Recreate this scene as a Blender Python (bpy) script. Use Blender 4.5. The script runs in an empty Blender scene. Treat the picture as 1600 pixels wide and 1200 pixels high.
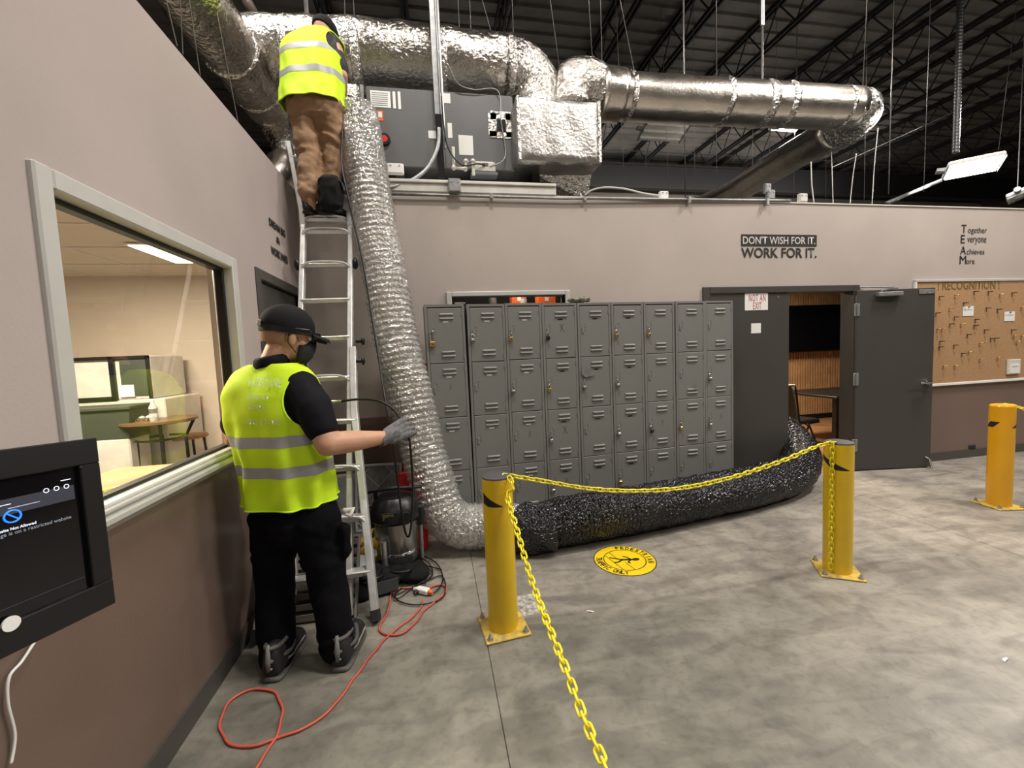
import bpy, math, random
from mathutils import Vector, Matrix, noise
random.seed(7)
S = bpy.context.scene
COL = S.collection
PI = math.pi
# ---------------------------------------------------------------- camera
F, YAW, PITCH, ROLL = 652.7, 0.18123, -0.07248, -0.04267
CAM = Vector((0, 0, 1.5))
_cy, _sy = math.cos(YAW), math.sin(YAW)
FWD = Vector((_sy*math.cos(PITCH), _cy*math.cos(PITCH), math.sin(PITCH)))
_r = Vector((_cy, -_sy, 0)); _u = _r.cross(FWD)
RGT = math.cos(ROLL)*_r + math.sin(ROLL)*_u
UPV = -math.sin(ROLL)*_r + math.cos(ROLL)*_u
cam = bpy.data.objects.new('camera', bpy.data.cameras.new('camera'))
COL.objects.link(cam)
cam.matrix_world = Matrix.Translation(CAM) @ Matrix((RGT, UPV, -FWD)).transposed().to_4x4()
cam.data.lens = F/1600*36; cam.data.sensor_width = 36
cam.data.clip_start = 0.05; cam.data.clip_end = 100
S.camera = cam
# ---------------------------------------------------------------- world, lights, exposure
w = bpy.data.worlds.new('world'); S.world = w; w.use_nodes = True
w.node_tree.nodes['Background'].inputs[0].default_value = (1, .95, .88, 1)
w.node_tree.nodes['Background'].inputs[1].default_value = 0.05
S.view_settings.view_transform = 'Standard'; S.view_settings.look = 'None'
S.view_settings.exposure = 0.48; S.view_settings.gamma = 1; S.view_settings.use_curve_mapping = False
def area(name, loc, tgt, size, power, color=(1, .96, .9), sy=None):
    l = bpy.data.lights.new(name, 'AREA'); l.energy = power; l.color = color
    l.shape = 'RECTANGLE'; l.size = size; l.size_y = sy or size
    o = bpy.data.objects.new(name, l); COL.objects.link(o); o.location = loc
    o.rotation_euler = (Vector(tgt)-Vector(loc)).to_track_quat('-Z', 'Y').to_euler()
    return o
LC = (1, .93, .85)
area('high_bay_and_fill', (0.7, 1.9, 6.7), (0.7, 2.3, 0), .9, 115, LC, .25)
area('high_bay_and_fill', (6.0, 2.2, 6.6), (5.2, 2.3, 0), 1.0, 210, LC, .3)
area('high_bay_and_fill', (-1.8, 3.3, 6.5), (-1.5, 3.0, 0), 1.0, 90, LC, .3)
area('high_bay_and_fill', (3.3, 0.6, 6.6), (2.8, 1.6, 0), 1.0, 95, LC, .3)
area('high_bay_and_fill', (3.2, -3.4, 6.5), (1.2, 0, 0), 1.2, 70, LC, .3)
area('high_bay_and_fill', (-1.0, -5.5, 6.5), (-.5, -2, 0), 1.2, 40, LC, .3)
area('high_bay_and_fill', (9.4, -0.5, 6.5), (8.6, 1, 0), 1.2, 150, LC, .3)
area('high_bay_and_fill', (9.6, 5.6, 5.2), (7.5, 3.2, 0), 1.0, 150, LC, .5)
area('high_bay_and_fill', (8, 10.0, 5.6), (8, 13.5, 6.4), 9.0, 120, LC, .5)  # added wide fill without a fixture, aimed at the dark far wall
# added upward fill without fixtures, brightens the dark roof deck
for lx, ly in ((1, 9), (6.5, 8), (12, 10), (4.9, 3.4), (10, 3), (-3, 6)):
    area('deck_fill_light', (lx, ly, 5.6), (lx, ly, 9), 1.2, 4.5, LC, .4)
area('break_room_light', (-2.5, 3.0, 2.44), (-2.5, 3.0, 0), 1.1, 105, (1, .84, .66), .55)
area('meeting_room_light', (4.6, 5.6, 2.5), (4.6, 5.6, 0), 1.2, 105, (1, .82, .62), .6)
# ---------------------------------------------------------------- helpers
def ray(px, py): return FWD + RGT*((px-800)/F) - UPV*((py-600)/F)
def PT(px, py, ax, v):
    d = ray(px, py); t = (v-CAM[ax])/d[ax]; return CAM+d*t
def P(px, py, Y): return PT(px, py, 1, Y)
def G(px, py, z=0): return PT(px, py, 2, z)
def XP(px, py, X): return PT(px, py, 0, X)
def empty(name, loc=(0, 0, 0), rz=0):
    o = bpy.data.objects.new(name, None); COL.objects.link(o)
    o.empty_display_size = .05; o.location = loc; o.rotation_euler = (0, 0, rz); return o
def tag(o, label, cat=None, group=None, kind=None):
    if label: o['label'] = label
    if cat: o['category'] = cat
    if group: o['group'] = group
    if kind: o['kind'] = kind
    return o
def thing(name, label, cat, loc=(0, 0, 0), rz=0, group=None):
    return tag(empty(name, loc, rz), label, cat, group)
class MB:
    def __init__(s): s.v = []; s.f = []
    def add(s, vs, fs):
        n = len(s.v); s.v += [Vector(a) for a in vs]; s.f += [tuple(i+n for i in f) for f in fs]; return s
    def box(s, a, b, M=None):
        x0, y0, z0 = a; x1, y1, z1 = b
        vs = [Vector(q) for q in ((x0,y0,z0),(x1,y0,z0),(x1,y1,z0),(x0,y1,z0),(x0,y0,z1),(x1,y0,z1),(x1,y1,z1),(x0,y1,z1))]
        if M: vs = [M@q for q in vs]
        return s.add(vs, [(0,3,2,1),(4,5,6,7),(0,1,5,4),(1,2,6,5),(2,3,7,6),(3,0,4,7)])
    def bev(s, a, b, r=.01, M=None):   # box with chamfered vertical and horizontal edges
        (x0,y0,z0),(x1,y1,z1) = a, b; r = min(r, (x1-x0)*.45, (y1-y0)*.45, (z1-z0)*.45)
        rings = []
        for z, i in ((z0, r), (z0+r, 0), (z1-r, 0), (z1, r)):
            X0, X1, Y0, Y1 = x0+i, x1-i, y0+i, y1-i
            rings.append([Vector(q) for q in ((X0+r,Y0,z),(X1-r,Y0,z),(X1,Y0+r,z),(X1,Y1-r,z),(X1-r,Y1,z),(X0+r,Y1,z),(X0,Y1-r,z),(X0,Y0+r,z))])
        if M: rings = [[M@q for q in R] for R in rings]
        return s.loft(rings)
    def loft(s, rings, cap=True, closed=False):
        n = len(rings[0]); b = len(s.v); m = len(rings)
        for R in rings: s.v += [Vector(q) for q in R]
        for j in range(m if closed else m-1):
            for i in range(n):
                k = (i+1) % n; j2 = (j+1) % m
                s.f.append((b+j*n+i, b+j*n+k, b+j2*n+k, b+j2*n+i))
        if cap and not closed:
            s.f.append(tuple(b+i for i in reversed(range(n)))); s.f.append(tuple(b+(m-1)*n+i for i in range(n)))
        return s
    def tube(s, pts, r, n=8, cap=True, closed=False, rf=None):
        pts = [Vector(p) for p in pts]; m = len(pts); rings = []
        rr = r if isinstance(r, (list, tuple)) else [r]*m
        t0 = None; nrm = None
        for i, p in enumerate(pts):
            if closed: t = (pts[(i+1) % m]-pts[i-1])
            else: t = pts[min(i+1, m-1)]-pts[max(i-1, 0)]
            t = t.normalized() if t.length > 1e-9 else Vector((0, 0, 1))
            if nrm is None:
                a = Vector((0, 0, 1)) if abs(t.z) < .9 else Vector((1, 0, 0))
                nrm = (a-t*a.dot(t)).normalized()
            else:
                nrm = nrm-t*nrm.dot(t); nrm.normalize()
            bn = t.cross(nrm)
            rings.append([p+(nrm*math.cos(2*PI*k/n)+bn*math.sin(2*PI*k/n))*(rr[i] if rf is None else rf(i, k, rr[i])) for k in range(n)])
        return s.loft(rings, cap, closed)
    def cyl(s, a, b, r, n=16, r2=None): return s.tube([a, b], [r, r if r2 is None else r2], n)
    def sph(s, c, r, M=None, n=16, m=10):
        c = Vector(c); r = Vector(r) if isinstance(r, (tuple, list, Vector)) else Vector((r, r, r))
        rings = []
        for j in range(m+1):
            th = PI*j/m; st = max(math.sin(th), .02)
            R = [Vector((r.x*st*math.cos(2*PI*i/n), r.y*st*math.sin(2*PI*i/n), -r.z*math.cos(th))) for i in range(n)]
            rings.append([c+(M@q if M else q) for q in R])
        return s.loft(rings)
    def cap(s, a, ra, b, rb, n=16):    # tapered capsule
        a, b = Vector(a), Vector(b); d = (b-a); L = d.length; d = d/L if L > 1e-6 else Vector((0, 0, 1))
        pts = []; rs = []
        for k in range(5):
            th = PI/2*(1-k/4.); pts.append(a-d*ra*math.sin(th)); rs.append(max(ra*math.cos(th), ra*.03))
        for k in range(5):
            th = PI/2*k/4.; pts.append(b+d*rb*math.sin(th)); rs.append(max(rb*math.cos(th), rb*.03))
        return s.tube(pts, rs, n)
    def mesh(s, name, mat=None, smooth=False):
        me = bpy.data.meshes.new(name); me.from_pydata([tuple(v) for v in s.v], [], s.f)
        if mat: me.materials.append(mat)
        if smooth:
            me.polygons.foreach_set('use_smooth', [True]*len(me.polygons))
            if smooth != True: me.set_sharp_from_angle(angle=smooth)
        me.validate(); me.update(); return me
    def build(s, name, mat, parent=None, smooth=False):
        return link(name, s.mesh(name, mat, smooth), parent)
def link(name, me, parent=None, loc=None, M=None):
    o = bpy.data.objects.new(name, me); COL.objects.link(o)
    if parent: o.parent = parent
    if loc is not None: o.location = loc
    if M is not None: o.matrix_local = M
    return o
def remesh(name, mb, mat, parent, voxel=.008, it=4, wr=0, wf=6, seed=0, fold=None):
    o = link(name, mb.mesh(name, None)); md = o.modifiers.new('r', 'REMESH'); md.mode = 'VOXEL'; md.voxel_size = voxel
    sm = o.modifiers.new('s', 'SMOOTH'); sm.iterations = it; sm.factor = .6
    bpy.context.view_layer.update()
    dg = bpy.context.evaluated_depsgraph_get(); me = bpy.data.meshes.new_from_object(o.evaluated_get(dg))
    bpy.data.objects.remove(o)
    me.name = name; me.materials.clear(); me.materials.append(mat)
    if wr or fold:
        nn = [v.normal.copy() for v in me.vertices]
        for v, q in zip(me.vertices, nn):
            p = v.co
            d = wr*(noise.noise(p*wf+Vector((seed, 0, 0)))+.5*noise.noise(p*wf*2.3+Vector((seed, 5, 0)))) if wr else 0
            if fold: d += fold(p)
            v.co = p+q*d
    me.polygons.foreach_set('use_smooth', [True]*len(me.polygons)); me.update()
    return link(name, me, parent)
def catmull(pts, n=8, closed=False):
    pts = [Vector(p) for p in pts]; out = []; m = len(pts)
    for i in range(m if closed else m-1):
        if closed: a, b, c, d = pts[i-1], pts[i], pts[(i+1) % m], pts[(i+2) % m]
        else: a, b, c, d = pts[max(i-1, 0)], pts[i], pts[i+1], pts[min(i+2, m-1)]
        for k in range(n):
            t = k/n
            out.append(.5*((2*b)+(c-a)*t+(2*a-5*b+4*c-d)*t*t+(3*b-a-3*c+d)*t**3))
    if not closed: out.append(pts[-1])
    return out
def resample(pts, step):
    out = [pts[0].copy()]; acc = 0
    for a, b in zip(pts, pts[1:]):
        L = (b-a).length
        while L > 1e-9 and acc+L >= step:
            t = (step-acc)/L; a = a+(b-a)*t; out.append(a.copy()); L = (b-a).length; acc = 0
        acc += L
    return out
# ---------------------------------------------------------------- materials
def mat(name, col, rough=.5, metal=0, bump=0, bscale=60, var=0, vscale=6, spec=.5, bdist=.02, coat=0, emit=None, es=1, var2=None, rvar=0, bdetail=4, alpha_mix=0, trans_col=(1, 1, 1)):
    m = bpy.data.materials.new(name); m.use_nodes = True; nt = m.node_tree; b = nt.nodes['Principled BSDF']
    b.inputs['Base Color'].default_value = (*col, 1); b.inputs['Roughness'].default_value = rough
    b.inputs['Metallic'].default_value = metal; b.inputs['Specular IOR Level'].default_value = spec
    if coat: b.inputs['Coat Weight'].default_value = coat; b.inputs['Coat Roughness'].default_value = .15
    tc = nt.nodes.new('ShaderNodeTexCoord')
    def nz(sc, det=4, dist=0):
        n = nt.nodes.new('ShaderNodeTexNoise'); n.inputs['Scale'].default_value = sc; n.inputs['Detail'].default_value = det
        n.inputs['Distortion'].default_value = dist
        nt.links.new(tc.outputs['Object'], n.inputs['Vector']); return n
    if var:
        n = nz(vscale, 6, .4); r = nt.nodes.new('ShaderNodeValToRGB')
        c2 = var2 or [c*(1-var) for c in col]; c1 = [min(1, c*(1+var*.6)) for c in col]
        r.color_ramp.elements[0].position = .3; r.color_ramp.elements[1].position = .7
        r.color_ramp.elements[0].color = (*c2, 1); r.color_ramp.elements[1].color = (*c1, 1)
        nt.links.new(n.outputs['Fac'], r.inputs[0]); nt.links.new(r.outputs[0], b.inputs['Base Color'])
    if rvar:
        n = nz(vscale*2.1, 5, .2); mr = nt.nodes.new('ShaderNodeMapRange')
        mr.inputs[3].default_value = max(0, rough-rvar); mr.inputs[4].default_value = min(1, rough+rvar)
        nt.links.new(n.outputs['Fac'], mr.inputs[0]); nt.links.new(mr.outputs[0], b.inputs['Roughness'])
    if bump:
        n = nz(bscale, bdetail, .3); bp = nt.nodes.new('ShaderNodeBump'); bp.inputs['Strength'].default_value = bump
        bp.inputs['Distance'].default_value = bdist
        nt.links.new(n.outputs['Fac'], bp.inputs['Height']); nt.links.new(bp.outputs[0], b.inputs['Normal'])
    if emit:
        b.inputs['Emission Color'].default_value = (*emit, 1); b.inputs['Emission Strength'].default_value = es
    if alpha_mix:
        t = nt.nodes.new('ShaderNodeBsdfTransparent'); t.inputs[0].default_value = (*trans_col, 1)
        mx = nt.nodes.new('ShaderNodeMixShader'); mx.inputs[0].default_value = alpha_mix
        out = nt.nodes['Material Output']
        nt.links.new(b.outputs[0], mx.inputs[1]); nt.links.new(t.outputs[0], mx.inputs[2]); nt.links.new(mx.outputs[0], out.inputs[0])
    return m
def glass_mat(name, tint=(.97, .99, .97)):
    m = bpy.data.materials.new(name); m.use_nodes = True; nt = m.node_tree; nt.nodes.clear()
    out = nt.nodes.new('ShaderNodeOutputMaterial'); t = nt.nodes.new('ShaderNodeBsdfTransparent'); t.inputs[0].default_value = (*tint, 1)
    g = nt.nodes.new('ShaderNodeBsdfGlossy'); g.inputs['Roughness'].default_value = .005
    fr = nt.nodes.new('ShaderNodeFresnel'); fr.inputs['IOR'].default_value = 1.55
    ge = nt.nodes.new('ShaderNodeNewGeometry'); mu = nt.nodes.new('ShaderNodeMath'); mu.operation = 'MULTIPLY_ADD'
    mu.inputs[1].default_value = -1; mu.inputs[2].default_value = 1; nt.links.new(ge.outputs['Backfacing'], mu.inputs[0])
    m2 = nt.nodes.new('ShaderNodeMath'); m2.operation = 'MULTIPLY'; nt.links.new(fr.outputs[0], m2.inputs[0]); nt.links.new(mu.outputs[0], m2.inputs[1])
    mx = nt.nodes.new('ShaderNodeMixShader'); nt.links.new(m2.outputs[0], mx.inputs[0])
    nt.links.new(t.outputs[0], mx.inputs[1]); nt.links.new(g.outputs[0], mx.inputs[2]); nt.links.new(mx.outputs[0], out.inputs[0])
    return m
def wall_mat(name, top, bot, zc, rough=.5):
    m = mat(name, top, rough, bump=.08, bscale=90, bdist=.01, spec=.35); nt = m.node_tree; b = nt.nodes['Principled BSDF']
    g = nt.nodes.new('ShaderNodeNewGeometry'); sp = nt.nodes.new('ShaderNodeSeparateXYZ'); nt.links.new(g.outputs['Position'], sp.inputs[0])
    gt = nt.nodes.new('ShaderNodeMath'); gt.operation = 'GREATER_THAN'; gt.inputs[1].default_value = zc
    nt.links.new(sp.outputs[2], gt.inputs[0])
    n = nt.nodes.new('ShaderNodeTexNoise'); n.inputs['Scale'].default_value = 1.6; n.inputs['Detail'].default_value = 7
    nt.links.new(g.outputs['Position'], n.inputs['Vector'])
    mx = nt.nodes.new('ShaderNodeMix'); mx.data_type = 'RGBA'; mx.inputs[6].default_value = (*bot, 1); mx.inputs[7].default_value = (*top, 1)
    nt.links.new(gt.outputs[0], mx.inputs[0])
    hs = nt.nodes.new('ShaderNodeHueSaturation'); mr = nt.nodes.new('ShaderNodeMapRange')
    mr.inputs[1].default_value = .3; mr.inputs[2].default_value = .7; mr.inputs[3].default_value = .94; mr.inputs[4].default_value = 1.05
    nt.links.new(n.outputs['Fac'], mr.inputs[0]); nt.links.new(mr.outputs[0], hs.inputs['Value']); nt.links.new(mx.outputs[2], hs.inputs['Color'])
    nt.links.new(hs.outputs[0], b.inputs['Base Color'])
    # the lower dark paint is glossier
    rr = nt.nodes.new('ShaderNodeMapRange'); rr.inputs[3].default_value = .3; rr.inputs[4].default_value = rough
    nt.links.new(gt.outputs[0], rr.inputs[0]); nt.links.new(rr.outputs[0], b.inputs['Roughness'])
    return m
def floor_mat():
    m = mat('concrete', (.15, .135, .115), .45, bump=.12, bscale=40, bdist=.01, spec=.45); nt = m.node_tree; b = nt.nodes['Principled BSDF']
    g = nt.nodes.new('ShaderNodeNewGeometry')
    def nz(sc, det, dist, stretch=None):
        n = nt.nodes.new('ShaderNodeTexNoise'); n.inputs['Scale'].default_value = sc; n.inputs['Detail'].default_value = det; n.inputs['Distortion'].default_value = dist
        if stretch:
            mp = nt.nodes.new('ShaderNodeMapping'); mp.inputs['Scale'].default_value = stretch; mp.inputs['Rotation'].default_value = (0, 0, .5)
            nt.links.new(g.outputs['Position'], mp.inputs[0]); nt.links.new(mp.outputs[0], n.inputs['Vector'])
        else: nt.links.new(g.outputs['Position'], n.inputs['Vector'])
        return n
    def ramp(n, p0, c0, p1, c1):
        r = nt.nodes.new('ShaderNodeValToRGB'); r.color_ramp.elements[0].position = p0; r.color_ramp.elements[0].color = (*c0, 1)
        r.color_ramp.elements[1].position = p1; r.color_ramp.elements[1].color = (*c1, 1); nt.links.new(n.outputs['Fac'], r.inputs[0]); return r
    def mul(a, c, f=1.):
        x = nt.nodes.new('ShaderNodeMix'); x.data_type = 'RGBA'; x.blend_type = 'MULTIPLY'; x.inputs[0].default_value = f
        nt.links.new(a, x.inputs[6]); nt.links.new(c, x.inputs[7]); return x.outputs[2]
    r1 = ramp(nz(.9, 8, .6), .35, (.262, .241, .210), .68, (.37, .34, .292))
    r2 = ramp(nz(5, 10, .8), .38, (.80, .80, .80), .60, (1.08, 1.08, 1.08))
    r3 = ramp(nz(2.2, 10, 1.2, (1, 3.2, 1)), .36, (.72, .715, .71), .54, (1.05, 1.05, 1.04))
    r4 = ramp(nz(26, 8, .3), .36, (.62, .6, .58), .5, (1, 1, 1))
    c = mul(mul(mul(r1.outputs[0], r2.outputs[0]), r3.outputs[0], .8), r4.outputs[0], .35)
    # darker grey-green tone on the near left part of the slab, with an uneven edge
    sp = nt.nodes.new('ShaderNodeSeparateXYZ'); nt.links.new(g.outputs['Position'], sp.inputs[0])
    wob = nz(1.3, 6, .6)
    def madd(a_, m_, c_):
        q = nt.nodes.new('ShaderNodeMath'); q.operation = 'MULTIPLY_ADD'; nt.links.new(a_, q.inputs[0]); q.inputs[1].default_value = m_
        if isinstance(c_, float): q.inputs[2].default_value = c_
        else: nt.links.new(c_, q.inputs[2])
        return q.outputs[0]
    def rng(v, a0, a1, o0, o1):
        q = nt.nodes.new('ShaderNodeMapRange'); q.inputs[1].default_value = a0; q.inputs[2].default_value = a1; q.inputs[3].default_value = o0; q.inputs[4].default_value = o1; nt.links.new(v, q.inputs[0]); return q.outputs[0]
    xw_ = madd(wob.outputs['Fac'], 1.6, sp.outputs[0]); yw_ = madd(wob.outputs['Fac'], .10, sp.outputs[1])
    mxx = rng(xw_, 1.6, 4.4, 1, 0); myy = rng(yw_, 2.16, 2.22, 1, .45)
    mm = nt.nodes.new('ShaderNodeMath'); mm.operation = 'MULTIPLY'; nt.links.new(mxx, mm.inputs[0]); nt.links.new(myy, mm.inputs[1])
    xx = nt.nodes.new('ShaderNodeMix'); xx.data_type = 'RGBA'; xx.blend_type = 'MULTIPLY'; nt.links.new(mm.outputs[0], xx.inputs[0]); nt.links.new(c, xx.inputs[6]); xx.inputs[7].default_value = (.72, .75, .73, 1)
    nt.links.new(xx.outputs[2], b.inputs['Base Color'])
    mr = nt.nodes.new('ShaderNodeMapRange'); mr.inputs[3].default_value = .3; mr.inputs[4].default_value = .62
    nt.links.new(nz(3, 6, .5).outputs['Fac'], mr.inputs[0]); nt.links.new(mr.outputs[0], b.inputs['Roughness'])
    return m
M_wall = wall_mat('wall_paint', (.44, .385, .35), (.185, .128, .104), .975, .55)
M_wallL = wall_mat('wall_paint_left', (.43, .37, .35), (.175, .122, .098), .975, .5)
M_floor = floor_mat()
M_deck = mat('roof_deck', (.16, .15, .14), .7, metal=.0, var=.3, vscale=1.5)
M_joist = mat('black_steel', (.012, .012, .013), .6)
M_wire = mat('galvanized_wire', (.35, .34, .33), .4, metal=.8)
M_foil = mat('foil_wrap', (.54, .51, .47), .24, metal=1, bump=.6, bscale=26, bdist=.03, bdetail=4, var=.12, vscale=5, rvar=.1)
M_foil2 = mat('smooth_foil_wrap', (.62, .58, .53), .30, metal=1, bump=.22, bscale=30, bdist=.015, bdetail=8, var=.15, vscale=4, rvar=.08)
M_foil3 = mat('crumpled_foil', (.62, .60, .57), .2, metal=1, bump=.8, bscale=30, bdist=.04, bdetail=3)
M_alu = mat('aluminium', (.74, .74, .73), .38, metal=.55, bump=.05, bscale=30, var=.15, vscale=14, rvar=.1)
M_locker = mat('locker_grey', (.20, .20, .19), .42, bump=.05, bscale=120, var=.06, vscale=2.5, spec=.5, bdist=.004)
M_gapshade = mat('locker_gap_shade', (.03, .03, .03), .6)  # shade of the door gaps put into a dark colour
M_door = mat('door_paint', (.052, .049, .045), .45, var=.08, vscale=2, bump=.04, bscale=80, bdist=.005)
M_frame = mat('window_frame_metal', (.55, .55, .52), .4, metal=.15, var=.06)
M_white = mat('white', (.8, .8, .78), .4); M_offwhite = mat('offwhite', (.62, .6, .55), .55, var=.12, vscale=8)
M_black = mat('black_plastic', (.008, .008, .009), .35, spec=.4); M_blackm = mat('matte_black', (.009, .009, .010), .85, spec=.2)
M_rubber = mat('rubber', (.02, .02, .02), .7)
M_yellow = mat('bollard_yellow', (.80, .52, .008), .35, var=.08, vscale=5, bump=.03, bscale=40, coat=.3)
M_yellow2 = mat('bollard_orange_yellow', (.82, .40, .006), .35, var=.06, vscale=5, coat=.3)
M_chain = mat('chain_yellow', (.86, .74, .02), .35, spec=.5)
M_plate = mat('worn_yellow_plate', (.60, .42, .05), .5, var=.5, vscale=22, var2=(.30, .24, .12))
M_vest = mat('hi_vis_mesh', (.64, .93, .012), .75, bump=.35, bscale=260, bdist=.004, var=.08, vscale=7, emit=(.5, .9, 0), es=0.0)
M_vtrim = mat('hi_vis_trim', (.62, .98, .03), .6)
M_refl = mat('reflective_tape', (.36, .37, .38), .5, bump=.15, bscale=200, bdist=.003)
M_shirt = mat('black_shirt', (.007, .007, .010), .8, spec=.15, bump=.2, bscale=120, bdist=.003)
M_pants = mat('black_trousers', (.004, .004, .006), .85, spec=.12, bump=.3, bscale=60, bdist=.005)
M_tan = mat('tan_work_trousers', (.30, .18, .10), .85, var=.15, vscale=9, bump=.4, bscale=40, bdist=.01)
M_skin = mat('skin', (.56, .31, .20), .5, var=.08, vscale=30, bump=.08, bscale=140, bdist=.003); M_skin.node_tree.nodes['Principled BSDF'].inputs['Subsurface Weight'].default_value = .08
M_hair = mat('hair', (.02, .014, .01), .8)
M_glove = mat('grey_knit', (.14, .14, .145), .85, bump=.6, bscale=180, bdist=.004, var=.4, vscale=60)
M_shoe = mat('shoe_grey', (.10, .095, .088), .7, bump=.3, bscale=150, bdist=.003); M_shoeb = mat('shoe_black', (.014, .014, .015), .6)
M_shoel = mat('shoe_light_trim', (.30, .30, .29), .6)
M_chrome = mat('chrome', (.72, .72, .72), .15, metal=1); M_brass = mat('brass', (.60, .42, .16), .35, metal=.9)
M_steel = mat('brushed_steel', (.5, .5, .49), .35, metal=.9, bump=.05, bscale=60)
M_hvac = mat('hvac_grey', (.115, .115, .118), .42, var=.05, vscale=3, bump=.05, bscale=5, bdist=.01)
M_galv = mat('galvanized', (.30, .305, .31), .5, metal=.6, var=.25, vscale=14)
M_pvc = mat('pvc', (.62, .60, .54), .45, var=.1)
M_cord = mat('salmon_cord', (.62, .115, .075), .45); M_orange = mat('orange', (.85, .14, .02), .5); M_red = mat('red', (.62, .02, .015), .45)
M_cork = mat('cork', (.40, .235, .115), .85, var=.18, vscale=55, bump=.25, bscale=150, bdist=.003)
M_wood = mat('wood', (.38, .20, .09), .45, var=.25, vscale=9)
M_slat = mat('slat_wood', (.50, .30, .15), .5, var=.2, vscale=6)
M_hose = mat('yellow_hose', (.62, .38, .02), .45)
M_glass = glass_mat('window_glass')
M_clear = mat('clear_duct_plastic', (.66, .655, .635), .09, metal=.6, bump=.9, bscale=48, bdist=.03, bdetail=1.5, spec=.9, alpha_mix=.24)
M_blackduct = mat('black_duct_plastic', (.06, .06, .065), .09, metal=.9, bump=1.0, bscale=46, bdist=.035, bdetail=1.5, spec=1.0)
M_lampon = mat('lamp_tube', (1, 1, 1), .4, emit=(1, .97, .9), es=16)
M_panelon = mat('ceiling_panel_lamp', (1, 1, 1), .4, emit=(1, .92, .75), es=5)
M_screen = mat('screen_glass', (.004, .004, .006), .12, spec=.5)
M_ink = mat('ink_black', (.012, .011, .012), .6); M_inkred = mat('ink_red', (.5, .03, .03), .6)
M_uiw = mat('screen_white', (.5, .5, .5), .5, emit=(.75, .85, 1), es=.9); M_uib = mat('screen_blue', (0, .1, .5), .5, emit=(.02, .18, 1), es=1.2)
M_uig = mat('screen_grey', (.02, .02, .025), .3, emit=(.02, .022, .03), es=1)
M_tile = mat('ceiling_tile', (.62, .54, .44), .8, var=.05); M_breakwall = mat('break_room_paint', (.58, .50, .42), .6, var=.04)
M_greenbin = mat('green_bin', (.045, .055, .04), .6); M_mask = mat('mask_cloth', (.012, .012, .014), .9)
M_filter = mat('filter_media', (.40, .39, .40), .9, var=.2, vscale=18); M_card = mat('card_edge', (.60, .58, .59), .8, var=.15)
# ---------------------------------------------------------------- text
def text_obj(name, body, origin, right, up, width=None, height=None, mat_=None, parent=None, bold=0.0, depth=.0012, align='LEFT', size=1.0, spacing=1.0):
    cu = bpy.data.curves.new(name, 'FONT'); cu.body = body; cu.size = 1; cu.offset = bold; cu.extrude = 0; cu.space_character = spacing; cu.resolution_u = 3
    o = bpy.data.objects.new(name, cu); COL.objects.link(o); bpy.context.view_layer.update()
    me = bpy.data.meshes.new_from_object(o.evaluated_get(bpy.context.evaluated_depsgraph_get())); bpy.data.objects.remove(o)
    xs = [v.co.x for v in me.vertices]; ys = [v.co.y for v in me.vertices]
    x0, x1, y0, y1 = min(xs), max(xs), min(ys), max(ys)
    if width and height: sx, sy = width/(x1-x0), height/(y1-y0)
    elif width: sx = sy = width/(x1-x0)
    elif height: sx = sy = height/(y1-y0)
    else: sx = sy = size; x0 = y0 = 0
    right = Vector(right).normalized(); up = Vector(up).normalized(); nrm = right.cross(up); origin = Vector(origin)
    off = 0 if align == 'LEFT' else -(x1-x0)*sx/2
    for v in me.vertices:
        a, b = v.co.x-x0, v.co.y-y0
        v.co = origin+right*(a*sx+off)+up*(b*sy)+nrm*depth
    me.materials.clear(); me.materials.append(mat_); me.name = name
    return link(name, me, parent)
def rect_holes(mb, axis, c0, c1, a0, a1, z0, z1, holes):
    """slab between c0..c1 along axis (0=x,1=y), spanning a0..a1 and z0..z1 minus holes (a0,a1,z0,z1)"""
    A = sorted({a0, a1}|{h[0] for h in holes}|{h[1] for h in holes}); Z = sorted({z0, z1}|{h[2] for h in holes}|{h[3] for h in holes})
    for i in range(len(A)-1):
        zz = []
        for j in range(len(Z)-1):
            ca, cz = (A[i]+A[i+1])/2, (Z[j]+Z[j+1])/2
            if any(h[0] < ca < h[1] and h[2] < cz < h[3] for h in holes): continue
            if zz and zz[-1][1] == Z[j]: zz[-1][1] = Z[j+1]
            else: zz.append([Z[j], Z[j+1]])
        for q in zz:
            if axis == 0: mb.box((c0, A[i], q[0]), (c1, A[i+1], q[1]))
            else: mb.box((A[i], c0, q[0]), (A[i+1], c1, q[1]))
    return mb
def struct(o, label=None):
    o['kind'] = 'structure'
    if label: o['label'] = label
    return o
# ================================================================ STRUCTURE
XL, D, H, RAIL = -1.085, 3.938, 2.965, .975
T = .13
# floor: slabs cast side by side with recessed joints
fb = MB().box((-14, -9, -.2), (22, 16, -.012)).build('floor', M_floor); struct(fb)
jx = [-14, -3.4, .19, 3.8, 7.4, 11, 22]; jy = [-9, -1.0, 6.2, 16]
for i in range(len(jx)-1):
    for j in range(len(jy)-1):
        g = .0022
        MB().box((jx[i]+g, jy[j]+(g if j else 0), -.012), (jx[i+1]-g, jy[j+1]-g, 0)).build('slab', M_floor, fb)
# left wall with window and a doorway behind the ladder
WY0, WY1, WZ0, WZ1 = 1.425, 2.655, 1.005, 2.10
DY0, DY1 = 2.985, 3.80
wl = rect_holes(MB(), 0, XL-T, XL, -3.0, D+T, 0, H, [(WY0+.03, WY1-.03, WZ0+.03, WZ1-.03), (DY0+.02, DY1-.02, 0, 2.06)]).build('wall_left', M_wallL); struct(wl)
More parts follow.
